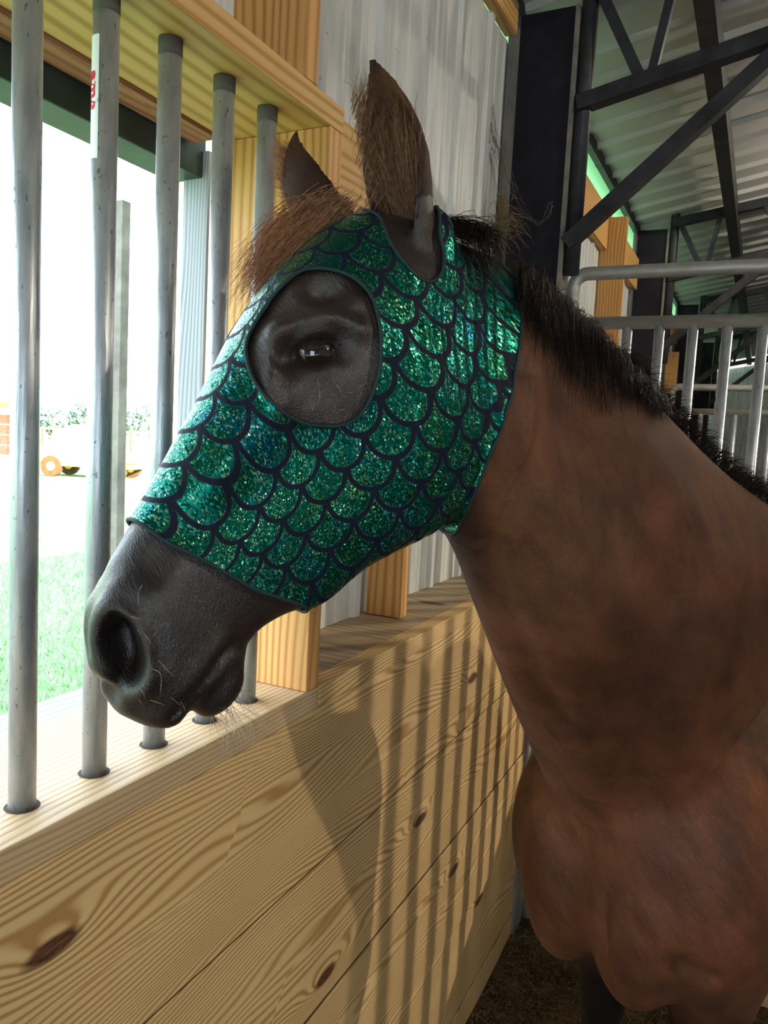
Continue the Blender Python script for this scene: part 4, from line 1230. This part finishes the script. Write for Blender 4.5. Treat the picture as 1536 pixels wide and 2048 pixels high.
# mane: near-side lock, crest fringe and the tuft over the mask edge
def crest(px):
    xs = [d[0] for d, *_ in NECK]; ys = [d[1] for d, *_ in NECK]; zs = [s[2] for s in NECK]
    return np.interp(px, xs, ys), np.interp(px, xs, zs)
mg = []
for px in range(1030, 1330, 18):
    y, z = crest(px); q = (px - 1030) / 215
    ln = (70 + 95 * math.sin(min(q, 1.1) * 2.6)) * (1 - .75 * min(max((q - .7) / .6, 0), 1)); k = math.sin(px * .7) * 10
    mg.append([P(px - 4, y + 6, z), P(px + 14, y - 8, z - .035), P(px + 26 + k, y + ln * .4, z - .065), P(px + 30 + k, y + ln, z - .085)])
m1 = strands('mane', mg, 2700, .0005, DARKHAIR, .005, .009, 9, HO, .006); m1['label'] = 'dark mane lying over the crest of the neck'
cg = []
for px in range(1225, 1640, 20):
    y, z = crest(px)
    cg.append([P(px, y + 4, z), P(px + 10, y - 10, z - .004), P(px + 24, y - 14, z - .008), P(px + 42, y - 6, z - .01)])
strands('mane', cg, 2600, .0005, DARKHAIR, .006, .007, 6, HO, .003)
tg = []
for k in range(8):
    x0 = 868 + 10 * k
    tg.append([P(x0, 452 + k * 2, .985 + .004 * k), P(x0 + 40, 452 + 2 * k, .965), P(x0 + 90 - 3 * k, 480 + 2 * k, .955), P(x0 + 100 - 6 * k, 540 + k * 4, .945)])
strands('mane', tg, 420, .0004, DARKHAIR, .006, .018, 8, HO, .006)
# hair in the near ear
eg = []; axe = earL_tip - earL_base; oe = cdir(-.55, 0, .85); te = _n(axe); oe = _n(oe - te * (oe @ te)); se = np.cross(te, oe)
for k in range(7):
    s = -.022 + .044 * k / 6
    b = earL_base + axe * .10 + se * s - oe * .012
    eg.append([b, b + axe * .22 + oe * .012, b + axe * .46 + se * s * .3 + oe * .012, b + axe * .66 + se * s * .1 - oe * .002])
strands('ear_hair', eg, 700, .0004, EARHAIR, .006, .012, 8, HO, .004)
eg = []
for k in range(7):
    h = .15 + .11 * k
    b = earL_base + axe * h - se * (.036 - .02 * max(0, h - .5)) * -1 * (-1) + oe * .004
    eg.append([b, b + axe * .05 + se * .012 + oe * .006, b + axe * .11 + se * .018, b + axe * .17 + se * .016])
strands('ear_hair', eg, 450, .0004, EARHAIR, .005, .008, 6, HO, .003)
axr = earR_tip - earR_base; eg = []
for k in range(7):
    h = .02 + .12 * k; b = earR_base + axr * h + cdir(-1, 0, .4) * (.036 - .03 * max(0, h - .3))
    eg.append([b, b + axr * .08 + cdir(-1, -.3, .3) * .006, b + axr * .14 + cdir(-1, -.6, .3) * .010, b + axr * .2 + cdir(-1, -.8, .3) * .012])
strands('ear_hair', eg, 500, .0004, BROWNHAIR, .005, .006, 6, HO, .003)
# whiskers
wl_ = []
for a, b, c in (((305, 1338), (322, 1350), (320, 1390)), ((316, 1320), (330, 1335), (346, 1352)), ((282, 1378), (288, 1390), (290, 1398)), ((278, 1400), (282, 1406), (286, 1410)), ((300, 1400), (318, 1406), (330, 1412)), ((360, 1402), (368, 1415), (371, 1424)), ((272, 1256), (278, 1264), (280, 1272)), ((290, 1268), (298, 1280), (302, 1288)), ((284, 1170), (276, 1190), (278, 1212)), ((262, 1232), (272, 1236), (280, 1238)), ((345, 1398), (355, 1406), (362, 1412)), ((634, 756), (640, 790), (634, 810)), ((672, 768), (678, 776), (684, 784))):
    pa = S(*a); dpt = float(-((pa - CAMPOS) @ RM)[2])
    wl_.append([pa, P(b[0], b[1], dpt - .010), P(c[0], c[1], dpt - .012)])
wS_ = np.array([catmull(np.array(g), 5) for g in wl_]); V_, F_ = strands_data(wS_, np.full(len(wS_), .00022)); o = fast_mesh('whiskers', V_, F_, PALEHAIR, HO); o['label'] = 'pale whiskers of the muzzle'; o['kind'] = 'stuff'
cgd = []
for k in range(6):
    a = (420 + 12 * k, 1412 - 10 * k); pa = SP(*a)
    cgd.append([pa, P(a[0] + 18, a[1] + 30, SPd(a[0]) - .012), P(a[0] + 40 + 2 * k, a[1] + 58, SPd(a[0]) - .02), P(a[0] + 58 + 4 * k, a[1] + 84, SPd(a[0]) - .025)])
strands('whiskers', cgd, 46, .00032, PALEHAIR, .006, .016, 8, HO, .006)

lg = []
for k, p in enumerate(catmull(np.array(up_lid, float), 3)):
    a = S(*p) + E3 * .002; d = float(-((a - CAMPOS) @ RM)[2])
    lg.append([a, P(p[0] - 6, p[1] + 4, d - .006), P(p[0] - 12, p[1] + 16, d - .009)])
strands('eyelashes', lg, 70, .00035, DARKHAIR, .001, .002, 5, HO, .001)
# ---------------------------------------------------------------- cobwebs and caught hay by the column, hairs on the sill
DUST = hair_mat('dusty_cobweb', (.16, .13, .10), (.30, .25, .18), .9)
HAY = hair_mat('dry_hay', (.22, .16, .08), (.42, .33, .18), .8)
WD = 2.37
def polys(name, lines, rad, mat, label, cat, K=14, dep=WD, wob=.004):
    Sx = []
    for ln in lines:
        A = catmull(np.array([P(x, y, dep - (.02 if k else 0) + .01 * math.sin(x)) for k, (x, y) in enumerate(ln)]), 6)
        t = np.linspace(0, len(A) - 1, K); i = np.floor(t).astype(int).clip(0, len(A) - 2); f = (t - i)[:, None]
        Sx.append(A[i] * (1 - f) + A[i + 1] * f + rng.normal(0, wob, (K, 3)) * .5)
    V, F = strands_data(np.array(Sx), np.full(len(Sx), rad))
    o = fast_mesh(name, V, F, mat); setp(o, label, cat); o['kind'] = 'stuff'; return o
L = [[(978, 232), (984, 262), (1000, 310), (1018, 345), (1040, 410), (1062, 446)], [(958, 292), (968, 270), (980, 250)], [(960, 298), (975, 284), (988, 276)], [(986, 276), (996, 320), (1004, 372)], [(1000, 330), (1003, 400), (1010, 432)], [(1104, 404), (1094, 436), (1078, 448)],
     [(948, 0), (958, 90), (970, 170), (979, 236)], [(955, 40), (975, 130), (984, 220)], [(942, 60), (960, 180), (976, 240)], [(975, 100), (990, 240), (1012, 330)], [(1000, 420), (1040, 430), (1080, 452)], [(975, 300), (985, 340), (994, 400)], [(1004, 300), (1010, 350), (1030, 372), (1022, 400)]]
base = list(L)
for ln in base:
    for k in range(2): L.append([(x + random.uniform(-6, 6), y + random.uniform(-8, 8)) for x, y in ln])
polys('cobweb', L, .0012, DUST, 'dusty cobwebs strung between siding and dark column', 'cobweb')
T_ = []
for k in range(150):
    x = random.gauss(1006, 14); y = random.gauss(440, 22); a = random.uniform(.2, 2.9); r = random.uniform(15, 62)
    T_.append([(x, y), (x + r * .5 * math.cos(a) + random.uniform(-8, 8), y + r * .5 * math.sin(a) + random.uniform(-12, 4)), (x + r * math.cos(a), y + r * math.sin(a) * .9)])
for k in range(26):
    T_.append([(1000 + random.uniform(-5, 8), 385 + random.uniform(-5, 10)), (1003 + random.uniform(-6, 8), 412), (1004 + random.uniform(-10, 14), 440)])
polys('hay_tuft', T_, .0009, HAY, 'tuft of dry hay caught on the dark column behind the mane', 'hay', wob=.003, dep=2.33)
polys('hay_stem', [[(872, 402), (898, 370), (916, 345), (925, 318)], [(916, 345), (921, 332), (926, 314)]], .0018, HAY, 'single dry hay stem hanging in front of the siding', 'hay', dep=2.2, wob=.001)
# snagged hairs on the sill edge below the chin
Hh = []
for k in range(34):
    x = random.uniform(432, 528); y = 1478 - (x - 432) * .46 + random.uniform(-6, 6); d = random.uniform(-14, 14)
    q = np.array(ray(x, y)); p0 = CAMPOS + q * ((XF + .001) / q[0])
    Hh.append([p0, p0 + np.array([.004, d * .0004, -.008]), p0 + np.array([.005, d * .0007, -.018 - .012 * random.random()]), p0 + np.array([.004, d * .0012, -.024 - .02 * random.random()])])
Hs = np.array([catmull(np.array(g), 3) for g in Hh]); V, F = strands_data(Hs, np.full(len(Hs), .0003))
o = fast_mesh('snagged_hair', V, F, PALEHAIR); setp(o, 'pale horse hairs snagged on the front edge of the window sill', 'hair'); o['kind'] = 'stuff'
# bedding: shavings and straw on the floor by the wall
NB = 5200
bx0 = -.62 + .9 * rng.random(NB) ** 1.2; by0 = 1.2 + 1.35 * rng.random(NB); 
bz = .018 * fbm(bx0, by0, 1.6) + .03 * np.exp(-((bx0 + .6) / .25) ** 2) - .002
an = rng.random(NB) * 6.28; ln = .008 + .03 * rng.random(NB)
p0 = np.stack([bx0, by0, bz], 1); dv = np.stack([np.cos(an) * ln, np.sin(an) * ln, rng.normal(0, .006, NB)], 1)
Sx = np.stack([p0 - dv / 2, p0 + np.array([0, 0, .004]), p0 + dv / 2], 1)
V, F = strands_data(Sx, np.full(NB, .0011)); o = fast_mesh('straw_bedding', V, F, HAY, fl); setp(o, 'loose straw and shavings scattered over the dirt by the boards'); o['kind'] = 'stuff'
